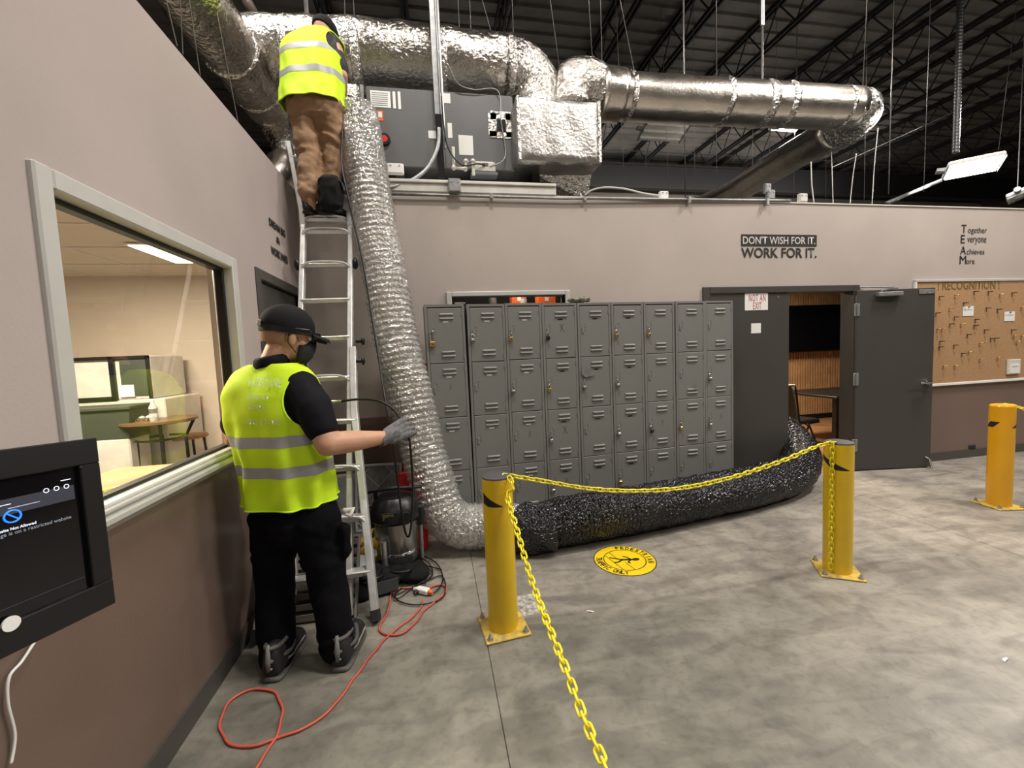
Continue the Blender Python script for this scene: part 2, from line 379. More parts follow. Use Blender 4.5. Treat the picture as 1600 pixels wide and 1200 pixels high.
# back wall with high window and double doorway
BW = (.19, 1.28, 1.35, 2.05); DD = (2.83, 4.63, 0, 2.035)
wb = rect_holes(MB(), 1, D, D+T, XL, 9.5, 0, H, [BW, DD]).build('wall_back', M_wall); struct(wb)
MB().box((XL, D-.01, H), (9.5, D+T+.01, H+.012)).build('trim_1', M_offwhite)['kind'] = 'structure'
for nm, a, b in (('baseboard_back', (4.72, D-.012, 0), (9.5, D, .1)), ('baseboard_left', (XL, -3, 0), (XL+.012, DY0-.05, .1))):
    struct(MB().box(a, b).build(nm, mat('baseboard_grey', (.075, .068, .062), .5)))
struct(MB().box((XL, D-.012, 0), (2.76, D, .1)).build('baseboard_back', bpy.data.materials['baseboard_grey']))
# warehouse shell
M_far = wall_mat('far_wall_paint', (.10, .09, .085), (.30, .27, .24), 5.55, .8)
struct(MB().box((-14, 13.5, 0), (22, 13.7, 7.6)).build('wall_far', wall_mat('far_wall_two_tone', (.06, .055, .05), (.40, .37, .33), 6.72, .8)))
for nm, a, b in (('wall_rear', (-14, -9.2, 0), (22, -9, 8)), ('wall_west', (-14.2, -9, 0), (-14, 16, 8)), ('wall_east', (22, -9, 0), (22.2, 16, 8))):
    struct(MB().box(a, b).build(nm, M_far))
cl = MB().box((-14, -9, 7.55), (22, 16, 7.7)).build('ceiling', M_deck); struct(cl)
m = MB()
for i in range(84): m.box((-14, -9+i*.3, 7.5), (22, -8.87+i*.3, 7.55))
o = m.build('deck_ribs', M_deck, cl); o['kind'] = 'stuff'
m = MB()
for x in (-.05, .03): m.box((x, -9, 7.42), (x+.03, 16, 7.5)); m.box((x, -9, 6.85), (x+.03, 16, 6.92))
for i in range(34):
    y = -9+i*.735
    m.tube([(0, y, 6.9), (0, y+.3675, 7.45)], .014, 5); m.tube([(0, y+.3675, 7.45), (0, y+.735, 6.9)], .014, 5)
jm = m.mesh('joist', M_joist)
for i in range(20): link('joist', jm, cl, loc=(-11.5+i*1.62+(.35 if i % 3 == 0 else 0), 0, 0))
for y in (11.6, -3):
    m = MB(); m.box((-14, y, 6.8), (22, y+.2, 6.85)).box((-14, y+.08, 6.2), (22, y+.12, 6.85)).box((-14, y, 6.15), (22, y+.2, 6.2)); m.build('girder', M_joist, cl)
# bridging rods crossing the joists
for y, z in ((5.2, 6.88), (9.4, 6.88), (11.0, 6.88), (3.4, 7.42)):
    MB().tube([(-12, y, z), (20, y, z)], .012, 5).build('bridging_rod', M_joist, cl)
# ---- break room behind the left wall
m = MB(); m.box((-5.2, .2, 2.47), (XL-T, 5.4, 2.52)); brc = m.build('ceiling_break_room', M_tile); struct(brc)
m = MB()
for i in range(1, 9): m.box((-5.2, .2+i*.61, 2.462), (XL-T, .215+i*.61, 2.47))
for i in range(1, 7): m.box((-5.2+i*.61, .2, 2.4625), (-5.185+i*.61, 5.4, 2.47))
o = m.build('tile_grid', M_offwhite, brc)
m = MB().box((-5.2, 5.05, 0), (XL-T, 5.15, 2.47)).box((-5.3, .2, 0), (-5.2, 5.15, 2.47)).box((-5.2, .1, 0), (XL-T, .2, 2.47))
struct(m.build('wall_break_room', M_breakwall))
m = MB().box((XL-T-.001, .2, 0), (XL-T, 5.1, 0))
# the far end closes off next to the back wall
struct(MB().box((XL-T, D+T, 0), (XL, 5.1, 2.47)).build('wall_break_room_side', M_breakwall))
t = thing('ceiling_light', 'glowing rectangular panel light in the break room ceiling', 'lamp', PT(272, 397, 2, 2.455))
MB().box((-.17, -.32, -.005), (.17, .32, .006)).build('frame', M_white, t); MB().box((-.15, -.30, -.009), (.15, .30, -.005)).build('diffuser', M_panelon, t)
t = thing('ceiling_vent', 'round grey air vent in the break room ceiling', 'vent', (-2.55, 2.75, 2.462))
for r_ in (.19, .14, .09, .04): MB().cyl((0, 0, -.006-(.19-r_)*.12), (0, 0, .0), r_, 24, r_+.01).build('ring', M_offwhite if r_ in (.19, .09) else M_steel, t)
# ---- window in the left wall
wn = struct(empty('window_1', (XL, (WY0+WY1)/2, WZ0)), 'large pale metal framed window looking into the break room')
def child_box(nm, a, b, mt, par, r=.006):
    L = par.location; a = [a[i]-L[i] for i in range(3)]; b = [b[i]-L[i] for i in range(3)]
    return MB().bev(a, b, r).build(nm, mt, par)
fw = .062
for k, (a, b) in enumerate((((XL-.09, WY0, WZ0), (XL+.018, WY0+fw, WZ1)), ((XL-.09, WY1-fw, WZ0), (XL+.018, WY1, WZ1)), ((XL-.09, WY0+fw, WZ1-fw), (XL+.018, WY1-fw, WZ1)), ((XL-.09, WY0+fw, WZ0), (XL+.018, WY1-fw, WZ0+fw)))):
    child_box('frame_side', a, b, M_frame, wn)
child_box('sill_rail', (XL+.0, WY0, WZ0-.0), (XL+.045, WY1, WZ0+.028), M_frame, wn)
child_box('sill_rail', (XL+.0, WY0, WZ0+.035), (XL+.030, WY1, WZ0+.05), M_frame, wn, .004)
for a, b in (((XL-.075, WY0+fw, WZ0+fw), (XL-.03, WY0+fw+.018, WZ1-fw)), ((XL-.075, WY1-fw-.018, WZ0+fw), (XL-.03, WY1-fw, WZ1-fw)), ((XL-.075, WY0+fw, WZ1-fw-.018), (XL-.03, WY1-fw, WZ1-fw)), ((XL-.075, WY0+fw, WZ0+fw), (XL-.03, WY1-fw, WZ0+fw+.012))):
    child_box('gasket', a, b, M_black, wn, .003)
child_box('pane', (XL-.056, WY0+fw, WZ0+fw), (XL-.050, WY1-fw, WZ1-fw), M_glass, wn, .0005)
# ---- door in the left wall behind the ladder
dr = struct(empty('door_1', (XL, (DY0+DY1)/2, 0)), 'dark grey door in the left wall behind the ladder')
for a, b in (((XL-T, DY0-.05, 0), (XL+.012, DY0+.02, 2.12)), ((XL-T, DY1-.02, 0), (XL+.012, DY1+.05, 2.12)), ((XL-T+.0005, DY0+.021, 2.05), (XL+.0115, DY1-.021, 2.1195))):
    child_box('door_frame', a, b, M_door, dr)
child_box('door_panel', (XL-.06, DY0+.024, .01), (XL-.018, DY1-.024, 2.045), M_door, dr)
m = MB().cyl((.0, -.33, 1.0), (.05, -.33, 1.0), .028).tube([(.045, -.33, 1.0), (.055, -.32, 1.0), (.055, -.22, 1.0)], .009, 8); o = m.build('door_handle', M_steel, dr, True); o['label'] = 'steel lever handle'
# ---- high window in the back wall
w2 = struct(empty('window_2', (.73, D, 1.3)), 'white framed window mostly hidden behind the lockers')
for a, b in (((.14, D-.02, 1.30), (.19, D+.1, 2.09)), ((1.28, D-.02, 1.30), (1.33, D+.1, 2.09)), ((.19, D-.02, 2.045), (1.28, D+.1, 2.09)), ((.19, D-.02, 1.30), (1.28, D+.1, 1.35))):
    child_box('frame_side', a, b, M_frame, w2)
child_box('pane', (.19, D+.05, 1.35), (1.28, D+.056, 2.045), M_glass, w2, .0005)
# dark store room behind it
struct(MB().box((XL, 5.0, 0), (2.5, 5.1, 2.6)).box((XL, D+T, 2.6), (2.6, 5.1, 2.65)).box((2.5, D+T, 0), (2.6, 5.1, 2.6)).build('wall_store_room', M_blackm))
t = thing('shelf', 'dark shelf seen through the high window behind the lockers', 'shelf', (.75, 4.5, 0))
MB().box((-.6, -.2, 1.99), (.6, .2, 2.01)).build('shelf_board', M_black, t)
for x in (-.59, .57): MB().box((x, -.2, 0), (x+.02, .2, 2.3)).build('post', M_black, t)
for k, (x, mt, ww, hh, lb) in enumerate(((-.12, M_steel, .1, .14, 'grey canister on the dark shelf behind the high window'), (.16, M_orange, .16, .12, 'first orange carton on the dark shelf behind the high window'), (.20, M_white, .07, .06, 'small white jar in front of the orange carton'), (.46, M_orange, .2, .1, 'second wider orange carton on the dark shelf behind the high window'))):
    y = -.1 if k != 2 else -.19
    t = thing('canister' if k == 0 else 'jar' if k == 2 else 'carton', lb, 'container', (.75+x, 4.5+y, 2.01))
    if k in (0, 2):
        MB().tube([(0, 0, 0), (0, 0, .01), (0, 0, hh*.8), (0, 0, hh*.85)], [ww/2*.95, ww/2, ww/2, ww/2*.8], 16).build('body', mt, t, .6)
        MB().cyl((0, 0, hh*.85), (0, 0, hh), ww/2*.85, 16).build('lid', M_steel, t, .6)
    else:
        MB().bev((-ww/2, -.06, 0), (ww/2, .06, hh), .006).build('body', mt, t); MB().box((-.02, -.062, hh*.3), (.02, -.06, hh*.7)).build('label_patch', M_white, t)
area('store_room_fill_light', (.8, 4.2, 2.55), (.8, 4.5, 0), .5, 7, (1, .85, .7), .2)  # added fill, no lamp seen here, makes the shelf items visible
# ---- double door on the right
d2 = struct(empty('door_2', (3.33, D, 0)), 'closed dark grey left leaf of the double door')
for a, b in (((2.76, D-.02, 0), (2.84, D+T+.01, 2.10)), ((4.62, D-.02, 0), (4.70, D+T+.01, 2.10)), ((2.841, D-.0195, 2.03), (4.619, D+T+.0095, 2.0995))):
    struct(MB().bev(a, b, .005).build('door_frame', M_door), 'dark grey steel frame of the double door')
    bpy.data.objects[-1] if False else None
child_box('door_panel', (2.845, D-.005, .008), (3.80, D+.04, 2.025), M_door, d2, .003)
m = MB().cyl((3.66-3.33, -.008, 1.985), (3.66-3.33, 0, 1.985), .014, 12); m.build('peep_bolt', M_steel, d2)
m = MB().box((.33, -.03, .97), (.37, -.005, 1.07)); 
# open right leaf
hx, hy = 4.625, D-.03; ex, ey = 5.50, D-.17
ang = math.atan2(ey-hy, ex-hx); Wd = math.hypot(ex-hx, ey-hy)
d3 = struct(empty('door_3', (hx, hy, 0), ang), 'open dark grey right leaf of the double door folded back against the wall')
MB().bev((.0, -.022, .012), (Wd, .022, 2.03), .003).build('door_panel', M_door, d3)
m = MB().bev((.20, -.075, 1.955), (.48, -.022, 2.0), .006); m.build('door_closer', M_galv, d3)
MB().tube([(.24, -.06, 2.0), (.24, -.06, 2.022), (.44, -.05, 2.04), (.16, .02, 2.07), (-.12, .06, 2.075)], .008, 6).build('closer_arm', M_galv, d3)
for z in (1.82, 1.05, .3):
    MB().bev((-.03, -.03, z-.07), (.03, -.020, z+.07), .003).cyl((0, -.034, z-.07), (0, -.034, z+.07), .009, 8).build('hinge', M_galv, d3)
m = MB().cyl((Wd-.075, -.022, .985), (Wd-.075, -.05, .985), .034, 20).tube([(Wd-.075, -.05, .985), (Wd-.075, -.075, .985), (Wd-.10, -.08, .985), (Wd-.2, -.08, .982)], .011, 10); m.build('lever_handle', M_chrome, d3, .6)
MB().bev((Wd-.19, -.03, 1.965), (Wd-.01, -.022, 2.015), .003).cyl((Wd-.1, -.034, 1.99), (Wd-.1, -.03, 1.99), .01, 8).build('magnet_plate', M_galv, d3)
m = MB().tube([(Wd-.05, -.022, .12), (Wd-.05, -.06, .11), (Wd-.045, -.075, .04), (Wd-.045, -.075, .0)], [.014, .012, .010, .014], 10); m.build('door_stop', M_chrome, d3, .6)
# ---- meeting room behind the double door
M_roomfloor = mat('wood_floor', (.34, .18, .08), .5, var=.3, vscale=5)
struct(MB().box((2.66, D+.02, 0), (8.2, 6.9, .004)).build('floor_meeting_room', M_roomfloor))
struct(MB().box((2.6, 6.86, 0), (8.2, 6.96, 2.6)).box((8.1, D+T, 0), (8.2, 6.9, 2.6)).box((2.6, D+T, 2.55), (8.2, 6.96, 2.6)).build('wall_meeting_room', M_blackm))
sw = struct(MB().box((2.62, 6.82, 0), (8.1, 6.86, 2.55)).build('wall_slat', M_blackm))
m = MB()
for i in range(98): m.box((2.63+i*.056, 6.785, .1), (2.664+i*.056, 6.82, 2.55))
o = m.build('slat', M_slat, sw); o['kind'] = 'stuff'
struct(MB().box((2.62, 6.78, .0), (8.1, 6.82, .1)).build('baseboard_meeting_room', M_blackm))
t = thing('television', 'large black wall screen seen through the open doorway', 'screen', (6.55, 6.67, 1.3))
MB().bev((-1.0, -.03, 0), (1.0, .03, .86), .01).build('housing', M_black, t); MB().box((-.98, -.033, .02), (.98, -.03, .84)).build('screen', M_screen, t); MB().box((-.2, .03, .2), (.2, .11, .6)).build('wall_mount', M_black, t)
t = thing('exit_sign_box', 'small white box on the slatted wall above the screen', 'box', (6.0, 6.78, 2.38))
MB().bev((-.12, -.03, -.05), (.12, .0, .05), .008).build('housing', M_white, t); MB().box((-.1, -.032, -.03), (.02, -.03, .03)).build('face', M_black, t)
t = thing('table', 'dark table in the room behind the doorway', 'table', (P(1257, 612, 5.2).x+.46, 5.2, 0))
MB().bev((-.45, -.5, .70), (.9, .5, .735), .008).build('tabletop', M_black, t)
for x, y in ((-.38, -.42), (-.38, .42), (.82, -.42), (.82, .42)): MB().box((x-.03, y-.03, .0), (x+.03, y+.03, .70)).build('leg', M_black, t)
MB().box((-.41, -.42, .0), (-.35, .42, .05)).build('stretcher', M_black, t)
t = thing('chair', 'black mesh chair at the dark table behind the doorway', 'chair', (P(1238, 640, 4.8).x, 4.8, 0), -1.35)
m = MB(); R_ = []
for k in range(9):
    a = -.9+k*.225; R_.append([(.23*math.sin(a)*1.0+.0, -.0, 0)])
rings = []
for j in range(7):
    z = .5+j*.075; w_ = .23+.01*math.sin(j/6*PI)-.012*(j == 6); yy = -.20-.03*j*.6
    rings.append([Vector((x*w_, yy+.07*x*x*-1+d_, z)) for x, d_ in [(-1, 0), (-.5, 0), (0, 0), (.5, 0), (1, 0), (1, .02), (.5, .02), (0, .02), (-.5, .02), (-1, .02)]])
MB().loft(rings).build('backrest', M_greenbin, t, .6)
MB().bev((-.23, -.22, .43), (.23, .22, .48), .02).build('seat', M_black, t)
for s in (-1, 1):
    MB().tube([(s*.22, -.22, 0), (s*.22, .0, .43), (s*.22, .2, .43)], .012, 6).build('leg', M_black, t)
    MB().tube([(s*.22, .24, 0), (s*.22, .0, .40), (s*.22, -.2, .48), (s*.235, -.3, .9)], .012, 6).build('leg', M_black, t)
MB().tube([(-.235, -.3, .9), (-.235, -.31, .95), (.235, -.31, .95), (.235, -.3, .9)], .012, 6).build('back_frame', M_black, t)
# ================================================================ LOCKERS
LX, LY, LA, LW, LB, LT, LD = -.0534, 3.4886, .065, .3311, .0576, 1.925, .23
ldir = Vector((math.cos(LA), math.sin(LA), 0)); lnor = Vector((math.sin(LA), -math.cos(LA), 0))
DW, DH = LW-.052, (LT-LB-.05)/4
body_mb = MB(); a, b = .004, LW-.004
body_mb.box((a, .012, 0), (b, LD, LT-LB))
for x0, x1, z0, z1 in ((a, a+.02, 0, LT-LB), (b-.02, b, 0, LT-LB), (a+.02, b-.02, LT-LB-.02, LT-LB), (a+.02, b-.02, 0, .022)): body_mb.box((x0, 0, z0), (x1, .012, z1))
body_me = body_mb.mesh('body', M_locker)
back_me = MB().box((a+.02, .0105, .022), (b-.02, .0118, LT-LB-.02)).mesh('door_gap_shade', M_gapshade)  # dark sheet standing in for the shade around the doors
door_me = MB().bev((0, 0, 0), (DW, .009, DH-.006), .0025).mesh('door', M_locker)
lv = MB(); lw_ = .058
pr = [(-.010, 0), (-.002, -.011), (.004, -.010), (.010, -.002), (.011, 0)]
rings = [[Vector((x, y*s, z*s2)) for z, y in [(q[0], q[1]) for q in pr]] for x, s, s2 in ((-lw_, .1, .5), (-lw_*.93, .8, 1), (-lw_*.8, 1, 1), (lw_*.8, 1, 1), (lw_*.93, .8, 1), (lw_, .1, .5))]
lv.loft(rings); louver_me = lv.mesh('louver', M_locker, .8)
lt = MB().bev((-.012, -.006, -.035), (.006, .0, .02), .003)
latch_me = lt.mesh('latch', M_locker)
rv = MB()
for dx, dz in ((.018, .05), (.022, .025), (.018, -.0), (.003, -.012)): rv.cyl((dx, 0, dz), (dx, -.004, dz), .0042, 8)
rivet_me = rv.mesh('rivets', M_steel)
tagw_me = MB().box((-.022, -.0012, -.005), (.022, 0, .005)).mesh('number_plate', M_white); tagb_me = MB().box((-.022, -.0012, -.005), (.022, 0, .005)).mesh('number_plate', M_black)
hin_me = MB().cyl((0, 0, 0), (0, 0, .03), .005, 8).mesh('hinge', M_locker)
DARKTAG = {3, 4, 5}
ordn = ['first', 'second', 'third', 'fourth', 'fifth', 'sixth', 'seventh', 'eighth', 'ninth']
feat = ['beside the clear duct', 'with white number plates on four doors', 'behind the near yellow post', 'with pen crosses on its doors', 'with silver tape on one door', 'with dark number slots', 'with a tilted black padlock', 'with a scraped second door', 'beside the dark double door']
rnd = random.Random(3)
locker_pts = {}
for c in range(9):
    org = Vector((LX, LY, LB))+ldir*(LW*c)
    lean = [-.004, .004, .002, 0, 0, 0, 0, .004, -.002][c]; dz = [0, 0, .004, 0, 0, 0, 0, .002, .003][c]
    t = thing('locker', ordn[c]+' grey four-door locker column from the left, '+feat[c], 'locker', org+Vector((0, 0, dz)), LA, 'grey metal lockers along the back wall')
    t.rotation_euler = (0, lean, LA)
    link('body', body_me, t); link('door_gap_shade', back_me, t)
    for r in range(4):
        x0 = .026; z0 = .025+(3-r)*DH
        dO = link('door', door_me, t, loc=(x0, .0005, z0))
        dO.rotation_euler = (0, rnd.uniform(-.004, .004), rnd.uniform(-.012, .004))
        for zz in (DH-.058, DH-.092, .088, .054): link('louver', louver_me, dO, loc=(DW*.55, .0005, zz))
        link('latch', latch_me, dO, loc=(.030, 0, DH*.53)); link('rivets', rivet_me, dO, loc=(.03, 0, DH*.53))
        link('number_plate', tagb_me if c in DARKTAG else tagw_me, dO, loc=(DW*.52, 0, DH-.118)) if (c < 6) else None
        for zz in (.03, DH-.07): link('hinge', hin_me, dO, loc=(DW+.001, -.001, zz))
        locker_pts[(c, r)] = (t, dO, Vector((x0+.022, -.006, z0+DH*.53-.01)))
        if (c, r) in ((3, 0), (3, 2)):
            m = MB().tube([(DW*.5, -.0006, DH*.5), (DW*.62, -.0006, DH*.66)], .0013, 4).tube([(DW*.64, -.0006, DH*.5), (DW*.5, -.0006, DH*.65)], .0013, 4); m.build('pen_cross', M_ink, dO)
        if (c, r) in ((0, 1), (2, 2), (8, 2), (6, 2), (3, 3)):
            m = MB().tube([(DW*.5, -.0004, DH*.48), (DW*.6, -.0004, DH*.62)], .0008, 4).tube([(DW*.6, -.0004, DH*.5), (DW*.52, -.0004, DH*.6)], .0007, 4); m.build('pen_mark', M_ink, dO)
        if (c, r) == (4, 1):
            m = MB(); pts = [(0, .30), (.03, .27), (.09, .275), (.14, .29), (.11, .315), (.07, .32), (.1, .345), (.05, .335), (.0, .355)]
            vs = [(x, -.0118, z) for x, z in pts]+[(x, -.0128, z) for x, z in pts]; n = len(pts)
            m.add(vs, [tuple(range(n)), tuple(range(2*n-1, n-1, -1))]+[(i, (i+1) % n, n+(i+1) % n, n+i) for i in range(n)]); m.build('tape_patch', M_galv, dO)['label'] = 'torn piece of silver tape'
        if (c, r) == (7, 1): MB().box((DW*.66, -.012, .09), (DW*.68, -.011, .15)).box((DW*.56, -.012, .10), (DW*.74, -.011, .108)).build('scrape', M_galv, dO)
# timber blocks under the lockers
for k, (s0, s1) in enumerate(((0, .98), (1.0, 1.98), (2.0, 2.97))):
    t = thing('timber_rail', ['left', 'middle', 'right'][k]+' timber rail under the lockers', 'timber', Vector((LX, LY, 0))+ldir*s0, LA)
    MB().bev((0, .02, 0), (s1-s0, LD-.02, LB-.001), .004).build('board', M_wood, t)
# padlocks
def padlock(c, r, mt, lab, long=False, tilt=0, matb=None):
    t0, dO, lp = locker_pts[(c, r)]
    wp = t0.location+Matrix.Rotation(LA, 3, 'Z')@lp
    t = thing('padlock', lab, 'padlock', wp+Vector((0, 0, -.012 if not long else .02)), LA, 'padlocks on the locker doors'); t.rotation_euler = (0, tilt, LA)
    L = .075 if long else .03; wdt = .017 if long else .011; bw = .024 if long else .016; bh = .038 if long else .03
    path = [(-wdt, -.008, -L)]+[(-wdt*math.cos(q), -.008, wdt*math.sin(q)-.0) for q in [PI*k/6 for k in range(7)]]+[(wdt, -.008, -L)]
    MB().tube(path, .0042 if long else .0032, 8).build('shackle', M_chrome, t, True)
    MB().bev((-bw, -.018, -L-bh), (bw, .002, -L+.004), .005).build('lock_body', mt, t)
    if matb: MB().bev((-bw-.001, -.0195, -L-bh+.004), (bw+.001, .003, -L-bh*.45), .004).build('bumper', matb, t)
    else: MB().cyl((0, -.0195, -L-bh*.5), (0, -.018, -L-bh*.5), .005, 10).build('keyway', M_black, t)
rows = ['top', 'second', 'third', 'bottom']
for c, r, k in ((0, 0, 'L'), (1, 0, 'B'), (2, 0, 'G'), (3, 0, 'K'), (5, 0, 'G'), (6, 0, 'G'), (2, 1, 'B'), (3, 1, 'G'), (4, 1, 'B'), (5, 1, 'B'), (8, 1, 'B'), (3, 2, 'S'), (5, 2, 'B'), (6, 2, 'T'), (7, 2, 'G'), (8, 2, 'S'), (3, 3, 'S'), (5, 3, 'G')):
    where = ' on the '+rows[r]+' door of the '+ordn[c]+' locker column'
    if k == 'L': padlock(c, r, M_brass, 'large brass long-shackle padlock'+where, True)
    elif k == 'G': padlock(c, r, M_brass, 'brass padlock'+where)
    elif k == 'B': padlock(c, r, M_steel, 'steel padlock with black bumper'+where, matb=M_black)
    elif k == 'K': padlock(c, r, M_black, 'black padlock with hanging keys'+where, matb=M_black)
    elif k == 'T': padlock(c, r, M_black, 'tilted black padlock'+where, tilt=-.35, matb=M_black)
    else: padlock(c, r, M_steel, 'silver padlock'+where)
# things lying on top of the lockers
p = Vector((LX, LY, LT+.006))+ldir*.30-lnor*.08
t = thing('plate', 'small white dish on top of the first locker', 'dish', p)
MB().tube([(0, 0, 0), (0, 0, .006), (0, 0, .015), (0, 0, .0152)], [.03, .035, .05, .04], 20).build('dish', M_white, t, .7)
p = Vector((LX, LY, LT+.003))+ldir*1.38-lnor*.07
t = MB(); t.sph((0, 0, .03), (.10, .06, .028)); t.sph((.06, .01, .038), (.05, .05, .024)); t.sph((-.06, -.01, .03), (.05, .05, .026))
o = remesh('cloth', t, mat('camouflage_cloth', (.20, .20, .14), .9, var=.7, vscale=30, bump=.5, bscale=40), None, .007, 2, .012, 22); o.location = p
tag(o, 'crumpled olive camouflage cloth lying on top of the lockers', 'cloth')
# ================================================================ BOLLARDS AND CHAINS
def bollard(px, py, ptop, R_, mt, label, rz, flag):
    g = G(px, py); 
    t = thing('bollard', label, 'bollard', g, rz, 'yellow floor bollards')
    zt = ptop
    MB().tube([(0, 0, .012), (0, 0, zt)], R_, 40, True).build('post', mt, t, .7)
    if flag != 'n':
        MB().tube([(0, 0, zt), (0, 0, zt+.008), (0, 0, zt+.014)], [R_*1.0, R_*.98, R_*.8], 40).build('post_cap', mat('cap_grey', (.06, .06, .065), .6), t, .7)
        MB().tube([(0, 0, zt-.075), (0, 0, zt-.07)], R_*1.006, 40).build('seam', mt, t, .7)
    else: MB().tube([(0, 0, zt), (0, 0, zt+.012), (0, 0, zt+.018)], [R_, R_*.93, R_*.6], 40).build('post_cap', mt, t, .7)
    b = R_*1.5
    MB().bev((-b, -b, 0), (b, b, .013), .004).build('base_plate', M_plate, t)
    for sx in (-1, 1):
        for sy in (-1, 1):
            x, y = sx*b*.8, sy*b*.8
            MB().tube([(x, y, .013), (x, y, .017)], .017, 16).tube([(x, y, .017), (x, y, .029)], .012, 6).tube([(x, y, .029), (x, y, .042)], .007, 10).build('anchor_bolt', M_steel, t, .6)
    return t
def decal(t, R_, a0, shape, zc):   # black arrow decal wrapped on the post
    rings = []; N = 14; vs = []
    for i in range(N+1):
        s = i/N; lo, hi = shape(s); a = a0[0]+(a0[1]-a0[0])*s
        for z in (lo, hi): vs.append((R_*1.008*math.cos(a), R_*1.008*math.sin(a), zc+z))
    fs = [(2*i, 2*i+2, 2*i+3, 2*i+1) for i in range(N)]
    MB().add(vs, fs).build('arrow_decal', M_ink, t)
ZB = .845
b1 = bollard(787, 979, ZB, .082, M_yellow, 'nearest yellow bollard left of the floor sticker, in front of the lockers', .10, 'y')
b2 = bollard(1308, 892, ZB-.0, .079, M_yellow, 'yellow bollard with a chain hanging down it, in front of the double door', -.55, 'y')
b3 = bollard(1560, 790, ZB+.03, .079, M_yellow2, 'orange-yellow bollard at the right edge of the photo', -.2, 'n')
def pg(s): # arrow-like parallelogram
    return (0.0-.055*min(1, s*1.4), .025-.055*max(0, (s-.25)*1.25))
aw = lambda t: math.atan2(CAM.y-t.location.y, CAM.x-t.location.x)-t.rotation_euler.z
decal(b1, .082, (aw(b1)-1.15, aw(b1)+.35), lambda s: (-.075+.04*max(0, .3-s), -.005-.07*s), ZB-.065)
decal(b2, .079, (aw(b2)-1.3, aw(b2)+.75), lambda s: (-.085+.055*max(0, .5-s)*2, -.0-.083*s), ZB-.075)
decal(b3, .079, (aw(b3)-1.5, aw(b3)-.1), lambda s: (-.06+.05*max(0, s-.6)*2.5, -.06+.05*min(1, s*2.5)), ZB-.09)
decal(b3, .079, (aw(b3)+.75, aw(b3)+1.5), lambda s: (-.05, -.05+.04*s), ZB-.10)
def link_mesh(L, W, r, mt):
    pts = []; h = L/2-W/2
    for k in range(7): a = -PI/2+PI*k/6; pts.append((h+W/2*math.cos(a), W/2*math.sin(a), 0))
    for k in range(7): a = PI/2+PI*k/6; pts.append((-h+W/2*math.cos(a), W/2*math.sin(a), 0))
    return MB().tube(pts, r, 6, closed=True).mesh('link', mt, True)
CL, CW, CR = .046, .022, .0042
LM = link_mesh(CL, CW, CR, M_chain)
def chain(label, pts, wob=.35):
    pts = catmull(pts, 12); q = resample(pts, CL-2*CR-.0035); t = thing('chain', label, 'chain', q[0], 0, 'yellow plastic chains')
    rr = random.Random(5)
    for i in range(len(q)-1):
        c = (q[i]+q[i+1])/2; d = (q[i+1]-q[i]).normalized()
        ref = Vector((0, 0, 1)) if abs(d.z) < .85 else Vector((0, -1, 0))
        n = d.cross(ref).normalized(); bb = n.cross(d)
        a = (PI/4 if i % 2 else -PI/4)+rr.uniform(-wob, wob)*.6+.25
        u = n*math.cos(a)+bb*math.sin(a); v = d.cross(u)
        link('link', LM, t, M=Matrix.Translation(c-q[0])@Matrix((d, u, v)).transposed().to_4x4())
    return t
T1 = b1.location+Vector((.035, -.02, ZB+.012)); T2 = b2.location+Vector((-.03, -.01, ZB+.012))
def plane_pt(px, py, A, B):
    d = ray(px, py); n = Vector((-(B.y-A.y), B.x-A.x, 0)); t = (A-CAM).dot(n)/d.dot(n); return CAM+d*t
mid = [plane_pt(x, y, T1, T2) for x, y in ((850, 752), (925, 764), (1000, 767), (1075, 761), (1150, 744), (1225, 719), (1275, 698))]
chain('yellow plastic chain sagging between the two bollards in front of the lockers', [T1]+mid+[T2])
ends = P(945, 1195, .92)
mid = [plane_pt(x, y, T1, ends) for x, y in ((793, 775), (808, 830), (830, 905), (856, 975), (884, 1045), (912, 1120), (945, 1195))]
last = mid[-1]+(mid[-1]-mid[-2])*1.2; 
chain('yellow plastic chain running from the nearest bollard towards the lower edge of the photo', [T1+Vector((.02, -.05, 0)), T1+Vector((.035, -.085, -.05))]+mid+[last])
ca = aw(b2)+b2.rotation_euler.z-.35; cd = Vector((math.cos(ca), math.sin(ca), 0))*(.079+.014)
chain('loose end of yellow chain hanging down the front of the middle bollard', [T2+cd*.3, b2.location+cd+Vector((0, 0, ZB-.01)), b2.location+cd+Vector((0, 0, .5)), b2.location+cd+Vector((0, 0, .03))])
T3 = b3.location+Vector((.02, -.0, ZB+.045)); e3 = P(1600, 639, T3.y-.1)
chain('short stretch of yellow chain leaving the orange-yellow bollard to the right', [T3, e3, e3+(e3-T3)*2+Vector((0, 0, -.06))])
# ================================================================ AIR HANDLER AND DUCTS
UY = 4.15
u0 = P(575, 200, UY).x; u1 = P(803, 210, UY).x; uz1 = P(690, 142, UY).z; uz0 = P(690, 263, UY).z
t = thing('air_handler', 'long grey metal air handling unit on top of the back room', 'machine', ((u0+u1)/2, UY, uz0))
hw = (u1-u0)/2; hh = uz1-uz0
sp1 = P(683, 200, UY).x-(u0+u1)/2
MB().bev((-hw, 0, 0), (sp1-.004, .9, hh), .008).build('left_cabinet', M_hvac, t)
MB().bev((sp1+.06, .0, 0), (hw, .9, hh), .008).build('right_cabinet', M_hvac, t)
MB().box((sp1-.004, .015, .01), (sp1+.06, .9, hh-.01)).build('centre_strip', M_galv, t)
def upl(nm, x0, y0, x1, y1, mt, d=.003):
    a = P(x0, y0, UY); b = P(x1, y1, UY); L = t.location
    return MB().bev((min(a.x, b.x)-L.x, -d, min(a.z, b.z)-L.z), (max(a.x, b.x)-L.x, 0, max(a.z, b.z)-L.z), .001).build(nm, mt, t)
